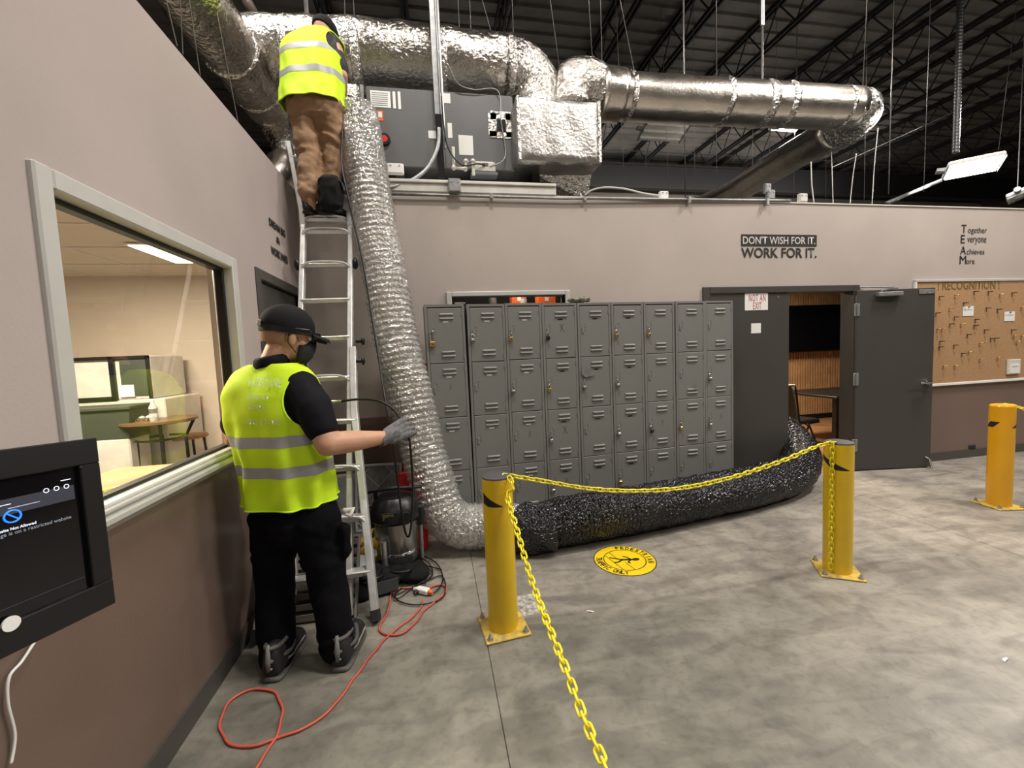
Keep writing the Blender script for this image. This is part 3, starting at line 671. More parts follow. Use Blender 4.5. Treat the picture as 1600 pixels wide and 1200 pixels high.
pl = upl('data_plate', 578, 141, 611, 169, M_white)
for k in range(7):
    y = 145+k*3.2; a = P(581, y, UY); b = P(606, y+1, UY); MB().box((a.x-t.location.x, -.0045, a.z-t.location.z), (b.x-t.location.x, -.003, a.z-t.location.z+.006)).build('print_line', M_galv, pl)
for a_ in ((613, 143, 619, 170), (621, 143, 627, 171), (579, 173, 588, 189), (685, 145, 704, 162), (669, 204, 683, 217), (699, 192, 707, 216), (716, 211, 740, 243)): upl('sticker', *a_, M_white)
upl('sticker', 589, 173, 599, 189, M_orange)['label'] = 'orange warning sticker'
upl('sticker', 591, 175, 597, 184, M_white, .005)
a = P(601, 219, UY)-t.location
MB().cyl((a.x, 0, a.z), (a.x, -.03, a.z), .055, 24, .05).build('knob_ring', M_black, t, .6); MB().cyl((a.x, -.03, a.z), (a.x, -.034, a.z), .03, 20).build('knob_badge', M_red, t, .6)
a = P(783, 196, UY)-t.location
m = MB(); 
for sx in (-1, 1): m.box((a.x+sx*.085-.04, -.006, a.z-.11), (a.x+sx*.085+.04, -.0, a.z+.11))
m.box((a.x-.1, -.006, a.z+.05), (a.x+.1, 0, a.z+.13)); m.box((a.x-.12, -.006, a.z-.12), (a.x+.1, 0, a.z-.06)); m.build('foil_tape_collar', M_foil3, t)
MB().box((a.x-.045, -.012, a.z-.06), (a.x+.045, -.001, a.z+.05)).build('service_port', M_black, t)
upl('front_strip', 562, 132, 575, 250, M_galv)
# foil wrapped box left of the unit (behind the worker)
c0 = P(530, 132, UY+.1); c1 = P(563, 215, UY+.1)
t = thing('foil_box', 'foil wrapped duct box at the left end of the grey unit', 'duct', (c0.x, UY+.05, c1.z))
MB().bev((-.1, 0, 0), (c1.x-c0.x+.02, .8, c0.z-c1.z), .02).build('box_shell', M_foil3, t)
# supports under the unit
t = thing('unit_platform', 'off-white timber platform along the top of the back wall under the unit', 'platform', (P(740, 300, D).x, D, H+.012))
pa, pb = P(606, 298, D), P(868, 296, D); zz = P(740, 290, D).z-(H+.012)
MB().bev((pa.x-t.location.x-.05, -.02, 0), (pb.x-t.location.x, .2, zz), .006).build('front_board', M_offwhite, t)
MB().bev((pa.x-t.location.x-.1, -.035, zz), (pb.x-t.location.x, 1.3, zz+.03), .006).build('deck_board', M_offwhite, t)
m = MB()
for x in (-.7, 0, .62): m.box((x, .25, zz+.03), (x+.08, 1.1, uz0-H-.012))
for nm_x in (-.7, 0, .62): MB().box((nm_x, .25, zz+.03), (nm_x+.08, 1.1, uz0-H-.013)).build('bearer', M_black, t)
# plenum
PYf = 3.93
q0, q1 = P(806, 155, PYf), P(937, 158, PYf); qb = P(870, 252, PYf).z; qt = (q0.z+q1.z)/2
t = thing('plenum_box', 'large boxy foil wrapped plenum at the right end of the grey unit', 'duct', ((q0.x+q1.x)/2, PYf, qb))
hw = (q1.x-q0.x)/2; ph = qt-qb
m = MB(); N = 12; rings = []
def quilt(x0, x1, y0, y1, z0, z1, n=26):
    mb = MB()
    def face(o_, du, dv, nu, nv, nr):
        b = len(mb.v)
        for i in range(nu+1):
            for j in range(nv+1):
                u, v = i/nu, j/nv; p = o_+du*u+dv*v; e = min(u, 1-u, v, 1-v)
                k = min(1, e*14); p = p+nr*(.010*noise.noise(Vector((p.x*6, p.y*6, p.z*3)))+.003*noise.noise(Vector((p.x*60, p.y*60, p.z*12)))+.014)*k
                mb.v.append(p)
        for i in range(nu):
            for j in range(nv):
                a_ = b+i*(nv+1)+j; mb.f.append((a_, a_+nv+1, a_+nv+2, a_+1))
    X, Y, Z = Vector((x1-x0, 0, 0)), Vector((0, y1-y0, 0)), Vector((0, 0, z1-z0))
    face(Vector((x0, y0, z0)), X, Z, n, n, Vector((0, -1, 0))); face(Vector((x0, y1, z0)), Z, X, n, n, Vector((0, 1, 0)))
    face(Vector((x0, y0, z0)), Z, Y, n, n, Vector((-1, 0, 0))); face(Vector((x1, y0, z0)), Y, Z, n, n, Vector((1, 0, 0)))
    face(Vector((x0, y0, z0)), Y, X, n, n, Vector((0, 0, -1))); face(Vector((x0, y0, z1)), X, Y, n, n, Vector((0, 0, 1)))
    return mb
quilt(-hw, hw, 0, .72, 0, ph).build('box_shell', mat('plenum_foil', (.46, .445, .43), .34, metal=1, bump=.35, bscale=34, bdist=.02, bdetail=4), t, True)
for x in (-hw, hw-.03): MB().bev((x, -.028, -.01), (x+.03, -.0, ph+.01), .008).build('tape_strip', M_foil3, t)
# lower tapered tail under the plenum
tp = P(905, 290, 4.3)
m = MB(); rr = []
for k, (xx, zz_) in enumerate(((0, 0), (.07, -.04), (.13, -.12), (.12, -.2))):
    w_ = [.6, .5, .3, .08][k]
    rr.append([Vector((hw-w_+a_[0]*w_, .45+a_[1]*.2*(1-k*.2), zz_)) for a_ in ((0, -1), (1, -1), (1, 1), (0, 1))])
m.loft(rr).build('tail_wrap', M_foil3, t)
def foil_tube(nm, pts, rad, mt, parent, n=36, step=.05, amp=.010, freq=7, seed=0, origin=Vector((0, 0, 0)), fine=.004, squash=0):
    pts = resample(catmull(pts, 14), step)
    m_ = len(pts); rs = [rad(i/(m_-1)) if callable(rad) else rad for i in range(m_)]
    cache = pts
    def rf(i, k, r):
        a = 2*PI*k/n; q = Vector((cache[i].x*1.0+math.cos(a)*r, cache[i].y+math.sin(a)*r, cache[i].z+seed))
        return r+amp*noise.noise(q*freq)+fine*noise.noise(q*freq*4)
    return MB().tube([p-origin for p in pts], rs, n, rf=rf).build(nm, mt, parent, True)
def band(nm, p, d, r, wd, mt, parent, origin, seed=0, amp=.012):
    d = d.normalized(); pts = [p-d*wd/2, p-d*wd/4, p, p+d*wd/4, p+d*wd/2]
    def rf(i, k, r_): return r_+amp*noise.noise(Vector((math.cos(k*.2)*3, math.sin(k*.2)*3, i*1.3+seed)))+(-.01 if i in (0, 4) else 0)
    return MB().tube([q-origin for q in pts], [r+.012]*5, 36, rf=rf).build(nm, mt, parent, True)
# duct above the unit
DYo = 4.55
pa = P(385, 82, DYo); pc = P(795, 107, DYo); zc = (P(600, 87, DYo).z)
t = thing('insulated_duct', 'wide foil wrapped round duct above the grey unit, bending down at its right end', 'duct', (pa.x, DYo, pa.z)); O = t.location.copy()
foil_tube('duct_run', [P(392, 80, DYo), P(500, 82, DYo), P(600, 87, DYo), P(700, 96, DYo), P(795, 107, DYo)], .285, M_foil, t, origin=O, amp=.02, seed=3)
foil_tube('elbow', [P(790, 106, DYo), P(812, 112, DYo), P(832, 128, DYo), P(840, 152, DYo), P(840, 185, DYo)], .265, M_foil3, t, origin=O, amp=.03, seed=8, step=.04)
for x in (455, 560, 690, 795): band('tape_band', P(x, 80+(x-400)*.068, DYo), Vector((1, 0, 0)), .285, .09, M_foil3, t, O, x)
# duct along the left wall
zL = 4.25
def zp(px, py, z): return PT(px, py, 2, z)
A0 = zp(422, 168, zL); A1 = zp(300, -5, zL); A2 = Vector((A0.x+(A1.x-A0.x)*2.2, A0.y+(A1.y-A0.y)*2.2, zL))
t = thing('insulated_duct', 'foil wrapped round duct running over the left wall towards the camera', 'duct', A0); O = t.location.copy()
foil_tube('duct_run', [A2, A1, (A0+A1)/2, A0], .235, M_foil, t, origin=O, amp=.02, seed=13)
foil_tube('elbow', [A0+Vector((0, -.1, 0)), A0+Vector((.02, .12, -.02)), P(443, 205, A0.y+.1), P(452, 232, A0.y-.02), P(448, 262, A0.y-.15)], lambda s: .225-.075*s, M_foil3, t, origin=O, amp=.03, seed=21, step=.04)
foil_tube('drop_boot', [P(455, 236, A0.y-.0), P(442, 262, A0.y-.15), P(430, 285, A0.y-.25), P(428, 297, A0.y-.28)], lambda s: .15+.03*s, M_foil2, t, origin=O, amp=.03, seed=22, step=.04)
for s in (.25, .62): band('tape_band', A0+(A1-A0)*s, A1-A0, .235, .06, M_foil3, t, O, s*50)
# duct rising out of the plenum, running right and turning away
RY = 4.5
pts = [P(890, 170, RY-.05), P(890, 140, RY-.05), P(902, 126, RY-.05), P(922, 130, RY-.03), P(945, 146, RY)]
t = thing('insulated_duct', 'long slim foil wrapped duct rising from the plenum, running right and turning away', 'duct', P(890, 160, RY)); O = t.location.copy()
foil_tube('riser_elbow', pts, .215, M_foil3, t, origin=O, amp=.02, seed=31, step=.035)
run = [P(940, 148, RY), P(1020, 154, RY), P(1150, 161, RY), P(1250, 166, RY), P(1335, 170, RY)]
foil_tube('duct_run', run, .235, M_foil2, t, origin=O, amp=.006, seed=33, step=.08, fine=.001)
foil_tube('collar', [P(935, 148, RY), P(958, 149, RY), P(975, 151, RY)], .262, M_foil2, t, origin=O, amp=.01, seed=35)
for x, wd in ((980, .06), (1126, .07), (1190, .12), (1222, .10), (1310, .05)): band('tape_band', P(x, 151+(x-980)*.055, RY), Vector((1, 0, 0)), .235, wd, M_foil3, t, O, x)
e0 = P(1335, 172, RY); zz = e0.z-.05
f1 = zp(1120, 306, zz)
foil_tube('far_elbow', [P(1325, 170, RY), P(1345, 172, RY+.02), Vector((e0.x+.22, RY+.22, zz+.03)), Vector((e0.x+.16, RY+.5, zz))], .225, M_foil3, t, origin=O, amp=.02, seed=37, step=.04)
foil_tube('return_run', [Vector((e0.x+.17, RY+.4, zz)), Vector((e0.x+.17, RY+1.2, zz)), Vector((f1.x+.2, f1.y*.7+2, zz)), Vector((f1.x, f1.y+1.0, zz))], .215, M_foil2, t, origin=O, amp=.008, seed=39, step=.12)
# ---- flexible ducts
def ribbed(nm, pts, rad, pitch, amp, mt, parent, n=40, sub=5, crink=.006, seed=0, origin=Vector((0, 0, 0))):
    pts = resample(catmull(pts, 16), pitch/sub); M_ = len(pts)
    def rf(i, k, r):
        ph_ = (i/sub+k/n); c = abs(math.sin(PI*ph_)); a = 2*PI*k/n
        q = pts[i]*9+Vector((math.cos(a)*2, math.sin(a)*2, seed))
        return r-amp*(1-c)**1.5+crink*noise.noise(q*1.5)+crink*.5*noise.noise(q*4)
    rs = [rad(i/(M_-1)) if callable(rad) else rad for i in range(M_)]
    return MB().tube([p-origin for p in pts], rs, n, rf=rf, cap=False).build(nm, mt, parent, True)
fl = G(730, 845)
cp = [P(556, 178, 3.75), P(563, 215, 3.7), P(575, 290, 3.62), P(589, 370, 3.56), P(605, 450, 3.48), P(619, 530, 3.42), P(642, 620, 3.36), P(660, 700, 3.30), P(680, 765, 3.22)]
bz = .175
cp += [Vector((.005, 3.19, .31)), Vector((.12, 3.17, .20)), Vector((.26, 3.16, bz+.01))]
t = thing('flexible_duct', 'tall clear ribbed plastic duct curving from the unit down to the floor', 'duct', fl); O = t.location.copy()
ribbed('duct_hose', cp, lambda s: .174, .046, .014, M_clear, t, origin=O, seed=2, sub=6, crink=.008)
MB().tube([Vector((.25, 3.16, bz))-O+Vector((k*.012, 0, 0)) for k in range(4)], [.165, .17, .17, .165], 36, cap=False).build('joining_ring', M_clear, t, True)
foil_tube('crumpled_cuff', [Vector((.27, 3.16, .18)), Vector((.37, 3.12, .19)), Vector((.48, 3.08, .185)), Vector((.56, 3.04, .18))], lambda s: .16+.015*math.sin(PI*s), M_clear, t, origin=O, amp=.02, freq=11, seed=44, step=.02)
bk = [Vector((.53, 3.05, .17)), Vector((.63, 3.03, .175)), Vector((.75, 3.02, .185)), Vector((1.0, 3.05, .19)), Vector((1.5, 3.10, .19)), Vector((2.1, 3.19, .19)), Vector((2.7, 3.29, .19)), Vector((3.2, 3.42, .19)), Vector((3.56, 3.58, .20)), Vector((3.86, 3.84, .25)), Vector((4.02, 4.1, .36)), Vector((3.98, 4.4, .55)), Vector((3.9, 4.8, .7))]
t = thing('flexible_duct', 'thick shiny black ribbed duct lying along the lockers and into the doorway', 'duct', (.75, 3.02, 0)); O = t.location.copy()
ribbed('duct_hose', bk, lambda s: .150+.036*min(1, s*12) if s < .85 else .186-.03*(s-.85)/.15, .036, .014, M_blackduct, t, n=44, origin=O, seed=6, crink=.009)
foil_tube('plastic_cuff', [Vector((.50, 3.06, .17)), Vector((.6, 3.04, .17)), Vector((.72, 3.02, .18)), Vector((.80, 3.02, .185))], lambda s: .16+.03*s, M_blackduct, t, origin=O, amp=.03, freq=9, seed=51, step=.02)
# ================================================================ LADDER
LFl, LFr = G(401, 1005), G(588, 972)
Ltop = [P(475, 345, 3.62), P(548, 345, 3.62)]
Lib = [G(457, 965, .03), G(546, 962, .03)]
t = thing('ladder', 'tall aluminium multi-position ladder leaning beside the corner of the room', 'ladder', (LFl+LFr)/2); O = t.location.copy()
def bar(mb, a, b, w_, d_, side=Vector((1, 0, 0))):
    a, b = Vector(a), Vector(b); q = (b-a).normalized(); s_ = (side-q*side.dot(q)).normalized(); n_ = q.cross(s_)
    rings = [[p+s_*x+n_*y for x, y in ((-w_/2+.004, -d_/2), (w_/2-.004, -d_/2), (w_/2, -d_/2+.004), (w_/2, d_/2-.004), (w_/2-.004, d_/2), (-w_/2+.004, d_/2), (-w_/2, d_/2-.004), (-w_/2, -d_/2+.004))] for p in (a, b)]
    return mb.loft(rings)
out_top = []
for k in (0, 1):
    i0, i1 = Lib[k], Ltop[k]; ot = i0+(i1-i0)*.60+Vector((-.022 if k == 0 else .022, -.01, 0)); out_top.append(ot)
    bar(MB(), i0-O, i1-O, .034, .06).build('inner_rail', M_alu, t)
    kn = i0+(i1-i0)*.44+Vector((-.03 if k == 0 else .03, -.012, 0))
    f_ = (LFl, LFr)[k]; m = MB(); bar(m, ot-O, kn-O, .040, .07); m.build('outer_rail', M_alu, t)
    m = MB(); bar(m, kn-O, f_+(kn-f_)*.03-O, .042, .07); m.build('outer_rail', M_alu, t)
    bar(MB(), f_+(kn-f_)*.0+Vector((0, 0, .006))-O, f_+(kn-f_)*.05-O, .046, .09).build('rubber_foot', M_rubber, t)
    for q in (.565, .62):
        p_ = i0+(i1-i0)*q-O+Vector((-.04 if k == 0 else .04, -.02, 0)); m = MB(); m.cyl(p_, p_+Vector((-.045 if k == 0 else .045, 0, 0)), .013, 10).sph(p_+Vector((-.05 if k == 0 else .05, 0, 0)), (.014, .026, .03)); m.build('lock_knob', M_black, t, .7)
    p_ = i0+(i1-i0)*.855-O; m = MB(); m.sph(p_+Vector((-.035 if k == 0 else .035, -.01, 0)), (.022, .03, .045)); m.build('lock_tab', M_black, t, True)
    up = P((452, 566)[k], 225, 3.78); bar(MB(), i1-O, up-O, .036, .07).build('upper_rail', M_alu, t)
    bar(MB(), i1-O-Vector((0, .01, .07)), i1-O+Vector((0, -.01, .05)), .045, .08).build('hinge_plate', M_alu, t)
    out_top[-1] = (i0, i1, kn, f_, ot, up)
def rail_pt(k, z, outer):
    i0, i1, kn, f_, ot, up = out_top[k]
    if z > i1.z: return i1+(up-i1)*((z-i1.z)/(up.z-i1.z))
    if outer and z < kn.z: return f_+(kn-f_)*(z/kn.z)
    return i0+(i1-i0)*((z-i0.z)/(i1.z-i0.z))
rung_z = [.25+.2825*i for i in range(9)]+[Ltop[0].z, Ltop[0].z+.28, Ltop[0].z+.52]
for i, z in enumerate(rung_z):
    a, b = rail_pt(0, z, i < 4)-O, rail_pt(1, z, i < 4)-O; d = (b-a).normalized()
    m = MB(); n0 = Vector((0, -1, 0))
    def sect(p, s): return [p+Vector((0, y*s, zz_*s)) for y, zz_ in ((-.036, .012), (-.030, .017), (.026, .017), (.032, .012), (.026, -.012), (.0, -.017), (-.030, -.014))]
    m.loft([sect(a, 1), sect(a+d*.02, 1), sect(b-d*.02, 1), sect(b, 1)]); m.build('rung', M_alu, t)
    for q in (a+d*.03, b-d*.03): MB().cyl(q+Vector((0, -.036, 0)), q+Vector((0, -.043, 0)), .008, 8).build('rivet', M_steel, t)
    if i in (7, 8, 9, 1, 2, 4):   # curved gusset braces over the rung
        pts = catmull([a+Vector((0, -.04, -.015)), a+d*.05+Vector((0, -.045, .018)), (a+b)/2+Vector((0, -.045, .026)), b-d*.05+Vector((0, -.045, .018)), b+Vector((0, -.04, -.015))], 5)
        MB().tube(pts, .0075, 6).build('rung_brace', M_alu, t)
# ================================================================ WORKERS
def mtx(o, f, up=Vector((0, 0, 1))):
    f = f.normalized(); l = up.cross(f).normalized(); u = f.cross(l); m = Matrix((f, l, u)).transposed().to_4x4(); m.translation = o; return m
def ringloft(secs, n=44, e=2.3):
    """secs: list of (center, lateral vec, front vec, a, b)"""
    rings = []
    for c, R_, F_, a, b in secs:
        rings.append([c+R_*(a*math.copysign(abs(math.cos(q))**(2/e), math.cos(q)))+F_*(b*math.copysign(abs(math.sin(q))**(2/e), math.sin(q))) for q in [2*PI*i/n for i in range(n)]])
    return rings
def interp_secs(secs, k=5):
    out = []
    cs = catmull([s[0] for s in secs], k); ab = catmull([Vector((s[3], s[4], 0)) for s in secs], k)
    m_ = (len(secs)-1)
    for i, (c, q) in enumerate(zip(cs, ab)):
        j = min(i//k, m_); out.append((c, secs[j][1], secs[j][2], q.x, q.y))
    return out
def head_parts(mb, M, sc=1):
    def s(c, r, rot=None): mb.sph(M@(Vector(c)*sc), Vector(r)*sc, M=M.to_3x3() if rot is None else M.to_3x3()@rot)
    s((-.012, 0, .035), (.102, .078, .098)); s((.02, 0, -.03), (.075, .064, .085)); s((.045, 0, -.075), (.045, .045, .035))
    s((.088, 0, -.018), (.022, .014, .026)); s((.100, 0, -.032), (.016, .017, .012)); s((.082, 0, .03), (.02, .055, .012))
    s((.086, 0, -.062), (.016, .024, .008)); s((.085, 0, -.072), (.014, .02, .007))
    for q in (-1, 1): s((-.002, q*.079, -.012), (.020, .010, .034), Matrix.Rotation(q*.3, 3, 'Z'))
def hand_parts(mb, wrist, d, palm_n, r=1.0, curl=1.1, side=1):
    """hand from the wrist along d with the palm facing palm_n; fingers curled by curl, thumb on side"""
    d = d.normalized(); n = (palm_n-d*palm_n.dot(d)).normalized(); s = d.cross(n)*side
    for k in range(4): mb.cap(wrist+s*(.012*(k-1.5))*r, .017*r, wrist+d*.075*r+s*(.019*(k-1.5))*r, .0145*r, 10)
    for k, (L, o_) in enumerate(((.068, -1.5), (.078, -.5), (.074, .5), (.058, 1.5))):
        p = wrist+d*.08*r+s*(.020*o_)*r; a = .35*curl
        for j, q in enumerate((.45, .32, .25)):
            dd = d*math.cos(a)+n*math.sin(a); e = p+dd*L*q*r*1.15; mb.cap(p, (.0088-.0008*j)*r, e, (.0082-.0008*j)*r, 10); p = e; a += .85*curl
    p = wrist+d*.02*r-s*.026*r
    for j, (L, a) in enumerate(((.042, .5), (.032, .9), (.024, 1.2))):
        dd = (d*.75-s*.65*math.cos(a*curl)+n*math.sin(a*curl)*.9).normalized(); e = p+dd*L*r; mb.cap(p, (.0135-.0015*j)*r, e, (.0125-.0015*j)*r, 10); p = e
def shoe(par, heel, toe, k=1.0, main=None, trim=True):
    d = (toe-heel); L = d.length; d.normalize(); l = Vector((0, 0, 1)).cross(d)
    def sec(s, wd, h, z0=0): c = heel+d*(L*s)+Vector((0, 0, z0)); return [c+l*(wd*x)+Vector((0, 0, h*z)) for x, z in ((-1, 0), (-1.04, .3), (-.85, .75), (-.4, 1), (.4, 1), (.85, .75), (1.04, .3), (1, 0))]
    up = MB().loft([sec(-.02, .022*k, .085*k, .02), sec(.04, .036*k, .115*k, .02), sec(.22, .040*k, .12*k, .02), sec(.42, .041*k, .095*k, .02), sec(.65, .049*k, .07*k, .02), sec(.85, .044*k, .055*k, .02), sec(.97, .027*k, .036*k, .02), sec(1.0, .012*k, .02*k, .02)])
    o = up.build('shoe', main or M_shoeb, par, True); md = o.modifiers.new('s', 'SUBSURF'); md.levels = md.render_levels = 2
    so = MB().loft([sec(-.04, .024*k, .026), sec(.02, .040*k, .028), sec(.25, .042*k, .024), sec(.5, .043*k, .022), sec(.7, .052*k, .024), sec(.9, .044*k, .026), sec(1.01, .022*k, .028), sec(1.03, .01*k, .024)]).build('sole', M_shoe if trim and main is None else M_shoeb, o, True); md = so.modifiers.new('s', 'SUBSURF'); md.levels = md.render_levels = 1
    if trim:
        def q_(s_, side, z): 
            wd = [.024, .040, .0425, .044, .050][min(4, int(s_*4))]; return heel+d*(L*s_)+l*side*wd*k*1.06+Vector((0, 0, z*k))
        MB().tube([heel-d*.012*k+Vector((0, 0, .05*k)), heel-d*.012*k+Vector((0, 0, .085*k)), heel-d*.002*k+Vector((0, 0, .14*k))], [.006*k, .010*k, .006*k], 8).build('heel_pull', mat('heel_grey', (.16, .16, .155), .6), o, True)
        for side in (-1, 1):
            MB().tube(catmull([heel-d*.01*k+Vector((0, 0, .08*k)), q_(.12, side, .075), q_(.3, side*1.0, .07), q_(.42, side*.9, .09), q_(.5, side*.6, .10)], 5), .009*k, 6).build('shoe_stripe', M_shoe, o, True)
            MB().tube(catmull([heel-d*.012*k+Vector((0, 0, .052*k)), q_(.12, side, .05), q_(.3, side, .045), q_(.5, side, .045), q_(.75, side, .045)], 5), .004*k, 6).build('shoe_stripe', M_shoel, o, True)
            MB().tube(catmull([heel-d*.004*k+Vector((0, 0, .125*k)), q_(.10, side*.9, .118), q_(.28, side*.75, .118)], 5), .008*k, 6).build('shoe_collar', M_shoe, o, True)
        pass
    return o
def folds(amp, pts, fr=55):
    """horizontal cloth folds gathered around the given heights"""
    def f(p):
        s = 0
        for z, wd in pts:
            k = math.exp(-((p.z-z)/wd)**2); s += k*math.sin(p.z*fr+5*noise.noise(p*7))*amp
        return s
    return f
# ---- standing worker
W1 = thing('person', 'person in a yellow safety vest, black cap and face mask standing holding a cable', 'person', (-.67, 2.2, 0))
O = W1.location.copy(); 
def p1(px, py, Y): return P(px, py, Y)-O
F1 = Vector((math.sin(.38), math.cos(.38), 0)); R1 = Vector((math.cos(.38), -math.sin(.38), 0))
S_ = [(p1(460, 800, 2.27), 0.194, 0.133), (p1(453, 770, 2.27), 0.211, 0.146), (p1(446, 735, 2.27), 0.215, 0.148), (p1(440, 690, 2.28), 0.225, 0.150), (p1(432, 650, 2.28), 0.245, 0.155), (p1(427, 618, 2.28), 0.249, 0.142), (p1(425, 596, 2.28), 0.228, 0.116), (p1(424, 580, 2.28), 0.176, 0.086), (p1(425, 568, 2.28), 0.099, 0.065)]
Hc = p1(452, 527, 2.31); HF = Vector((.86, .45, -.16)); MH = mtx(Hc, HF); hs = 1.12
sh_r = p1(482, 618, 2.17); el_r = p1(512, 694, 2.10); wr_r = p1(604, 683, 2.30); ha_r = p1(632, 672, 2.37)
sh_l = p1(372, 622, 2.40); el_l = p1(368, 690, 2.50); wr_l = p1(470, 650, 2.62)
m = MB(); head_parts(m, MH, hs)
neck0 = p1(425, 578, 2.27); m.cap(neck0, .068, MH@Vector((-.035, 0, -.05)), .062)
for (c, a, b), (c2, a2, b2) in zip(S_[:-1], S_[1:]): pass
m.loft(ringloft([(c, R1, F1, a*.82, b*.8) for c, a, b in S_]))
m.cap(sh_r, .066, el_r, .058).cap(el_r, .057, el_r+(wr_r-el_r)*.35, .056).cap(el_r+(wr_r-el_r)*.35, .056, wr_r, .033)
m.cap(sh_l, .06, el_l, .049).cap(el_l, .050, el_l+(wr_l-el_l)*.35, .050).cap(el_l+(wr_l-el_l)*.35, .050, wr_l, .031)
m.cap(wr_r, .028, wr_r+(ha_r-wr_r)*.3, .026); m.cap(wr_l, .028, p1(488, 635, 2.66), .03)
hipL, hipR = p1(430, 812, 2.30), p1(494, 812, 2.20); knL, knR = p1(429, 905, 2.27), p1(512, 900, 2.18); anL, anR = p1(437, 1015, 2.17), p1(530, 1003, 2.13)
for h_, k_, a_ in ((hipL, knL, anL), (hipR, knR, anR)): m.cap(h_, .085, k_, .055).cap(k_, .055, a_, .04); m.cap(a_, .04, Vector((a_.x, a_.y, .05)), .04)
body = remesh('body', m, M_skin, W1, .0075, 3)
# clothes
def shirt_collar(par, c, r): 
    pts = [c+Vector((math.cos(q)*r, math.sin(q)*r*.9, .0)) for q in [2*PI*k/24 for k in range(24)]]
    return pts
m = MB(); m.loft(ringloft([(c, R1, F1, a*.92, b*.92) for c, a, b in S_[1:]]))
m.cap(p1(470, 606, 2.20), .085, sh_r+(el_r-sh_r)*.25, .088).cap(sh_r+(el_r-sh_r)*.25, .086, sh_r+(el_r-sh_r)*.66, .078, 20)
m.cap(p1(385, 606, 2.36), .08, sh_l+(el_l-sh_l)*.6, .075)
shirt = remesh('shirt', m, M_shirt, W1, .008, 4, .006, 9, 2)
rings = []
cc = p1(425, 567, 2.27)
for r_, z_ in ((.080, -.02), (.083, .0), (.080, .022), (.074, .032), (.070, .030), (.072, .0)):
    rings.append([cc+Vector((math.cos(q)*r_, math.sin(q)*r_, z_+.012*math.cos(q))) for q in [2*PI*k/28 for k in range(28)]])
MB().loft(rings, cap=False).build('collar', M_shirt, W1, True)
# vest: shell open at the armholes where the sleeves come through
def vest(par, secs, Rv, Fv, name='vest', seed=0, tapes=(.25, .5), amp=.006, cut=None, tapw=.05):
    sec = interp_secs([(c, Rv, Fv, a, b) for c, a, b in secs], 16); n = 200
    rings = ringloft(sec, n, 2.4)
    z0 = sec[0][0].z; z1 = sec[-1][0].z
    out = []
    for i, R_ in enumerate(rings):
        c = sec[i][0]; k = (c.z-z0)/(z1-z0); fr = max(0, 1-k*1.1)
        out.append([p+(p-c).normalized()*(amp*fr*math.sin(j*2*PI/n*9+3*noise.noise(p*4))+amp*1.1*noise.noise(p*9+Vector((seed, 0, 0)))) for j, p in enumerate(R_)])
    mb = MB().loft(out, cap=False)
    if cut:
        keep = [f for f in mb.f if not all(cut(mb.v[q]) < 1 for q in f)]; used = {q for f in keep for q in f}
        mb.f = keep
    o = mb.build(name, M_vest, par, True)
    if cut:
        from collections import Counter
        ec = Counter(); nR = len(out[0])
        for f in mb.f:
            if len(f) == 4:
                for q in range(4): ec[tuple(sorted((f[q], f[(q+1) % 4])))] += 1
        last = (len(out)-1)*nR
        bd = [e for e, c_ in ec.items() if c_ == 1 and not (e[0] < nR and e[1] < nR) and not (e[0] >= last and e[1] >= last)]
        adj = {}
        for x, y in bd: adj.setdefault(x, []).append(y); adj.setdefault(y, []).append(x)
        seen = set()
        for st in list(adj):
            if st in seen: continue
            loop = [st]; seen.add(st)
            while True:
                nx = [q for q in adj[loop[-1]] if q not in seen]
                if not nx: break
                loop.append(nx[0]); seen.add(nx[0])
            if len(loop) < 12: continue
            ps = [mb.v[q].copy() for q in loop]
            for _ in range(8): ps = [(ps[q-1]+ps[q]+ps[(q+1) % len(ps)])/3 for q in range(len(ps))]
            MB().tube(ps[::2], .0055, 6, closed=True).build('armhole_trim', M_vtrim, o, True)
    md = o.modifiers.new('s', 'SOLIDIFY'); md.thickness = .004; md.offset = 0
    N_ = len(out)
    for q in tapes:
        i = max(1, int(q*(N_-1))); acc = 0; j = i; 
        while j < N_-1 and acc < tapw: acc += (sec[j+1][0]-sec[j][0]).length; j += 1
        tr = [[p+(p-sec[a_][0]).normalized()*.0035 for p in out[a_]] for a_ in range(i, j+1)]
        mb2 = MB().loft(tr, cap=False); 
        if cut: mb2.f = [f for f in mb2.f if not all(cut(mb2.v[q_]) < 1 for q_ in f)]
        mb2.build('reflective_band', M_refl, o, True)
    MB().tube([p+(p-sec[0][0]).normalized()*.002 for p in out[0]], .0045, 6, closed=True).build('hem_trim', M_vtrim, o, True)
    return o, out, sec
VS = [(p1(456, 780, 2.27), 0.224, 0.172), (p1(450, 740, 2.27), 0.225, 0.159), (p1(439, 690, 2.28), 0.234, 0.160), (p1(432, 650, 2.28), 0.246, 0.157), (p1(427, 620, 2.28), 0.251, 0.144), (p1(425, 598, 2.28), 0.234, 0.120), (p1(424, 580, 2.28), 0.185, 0.093), (p1(425, 569, 2.28), 0.112, 0.076)]
shc = sh_r+Vector((.01, -.01, -.02))
def cut1(p):
    q = p-shc; q2 = p-(sh_l+Vector((-.02, 0, 0)))
    return (q.dot(R1)/.105)**2+(q.dot(F1)/.15)**2+(q.z/.14)**2 if (q.length < .3) else (q2.dot(R1)/.08)**2+(q2.dot(F1)/.09)**2+(q2.z/.12)**2
v1, vr, vs_ = vest(W1, VS, R1, F1, seed=3, tapes=(.165, .29), amp=.013, cut=cut1, tapw=.05)
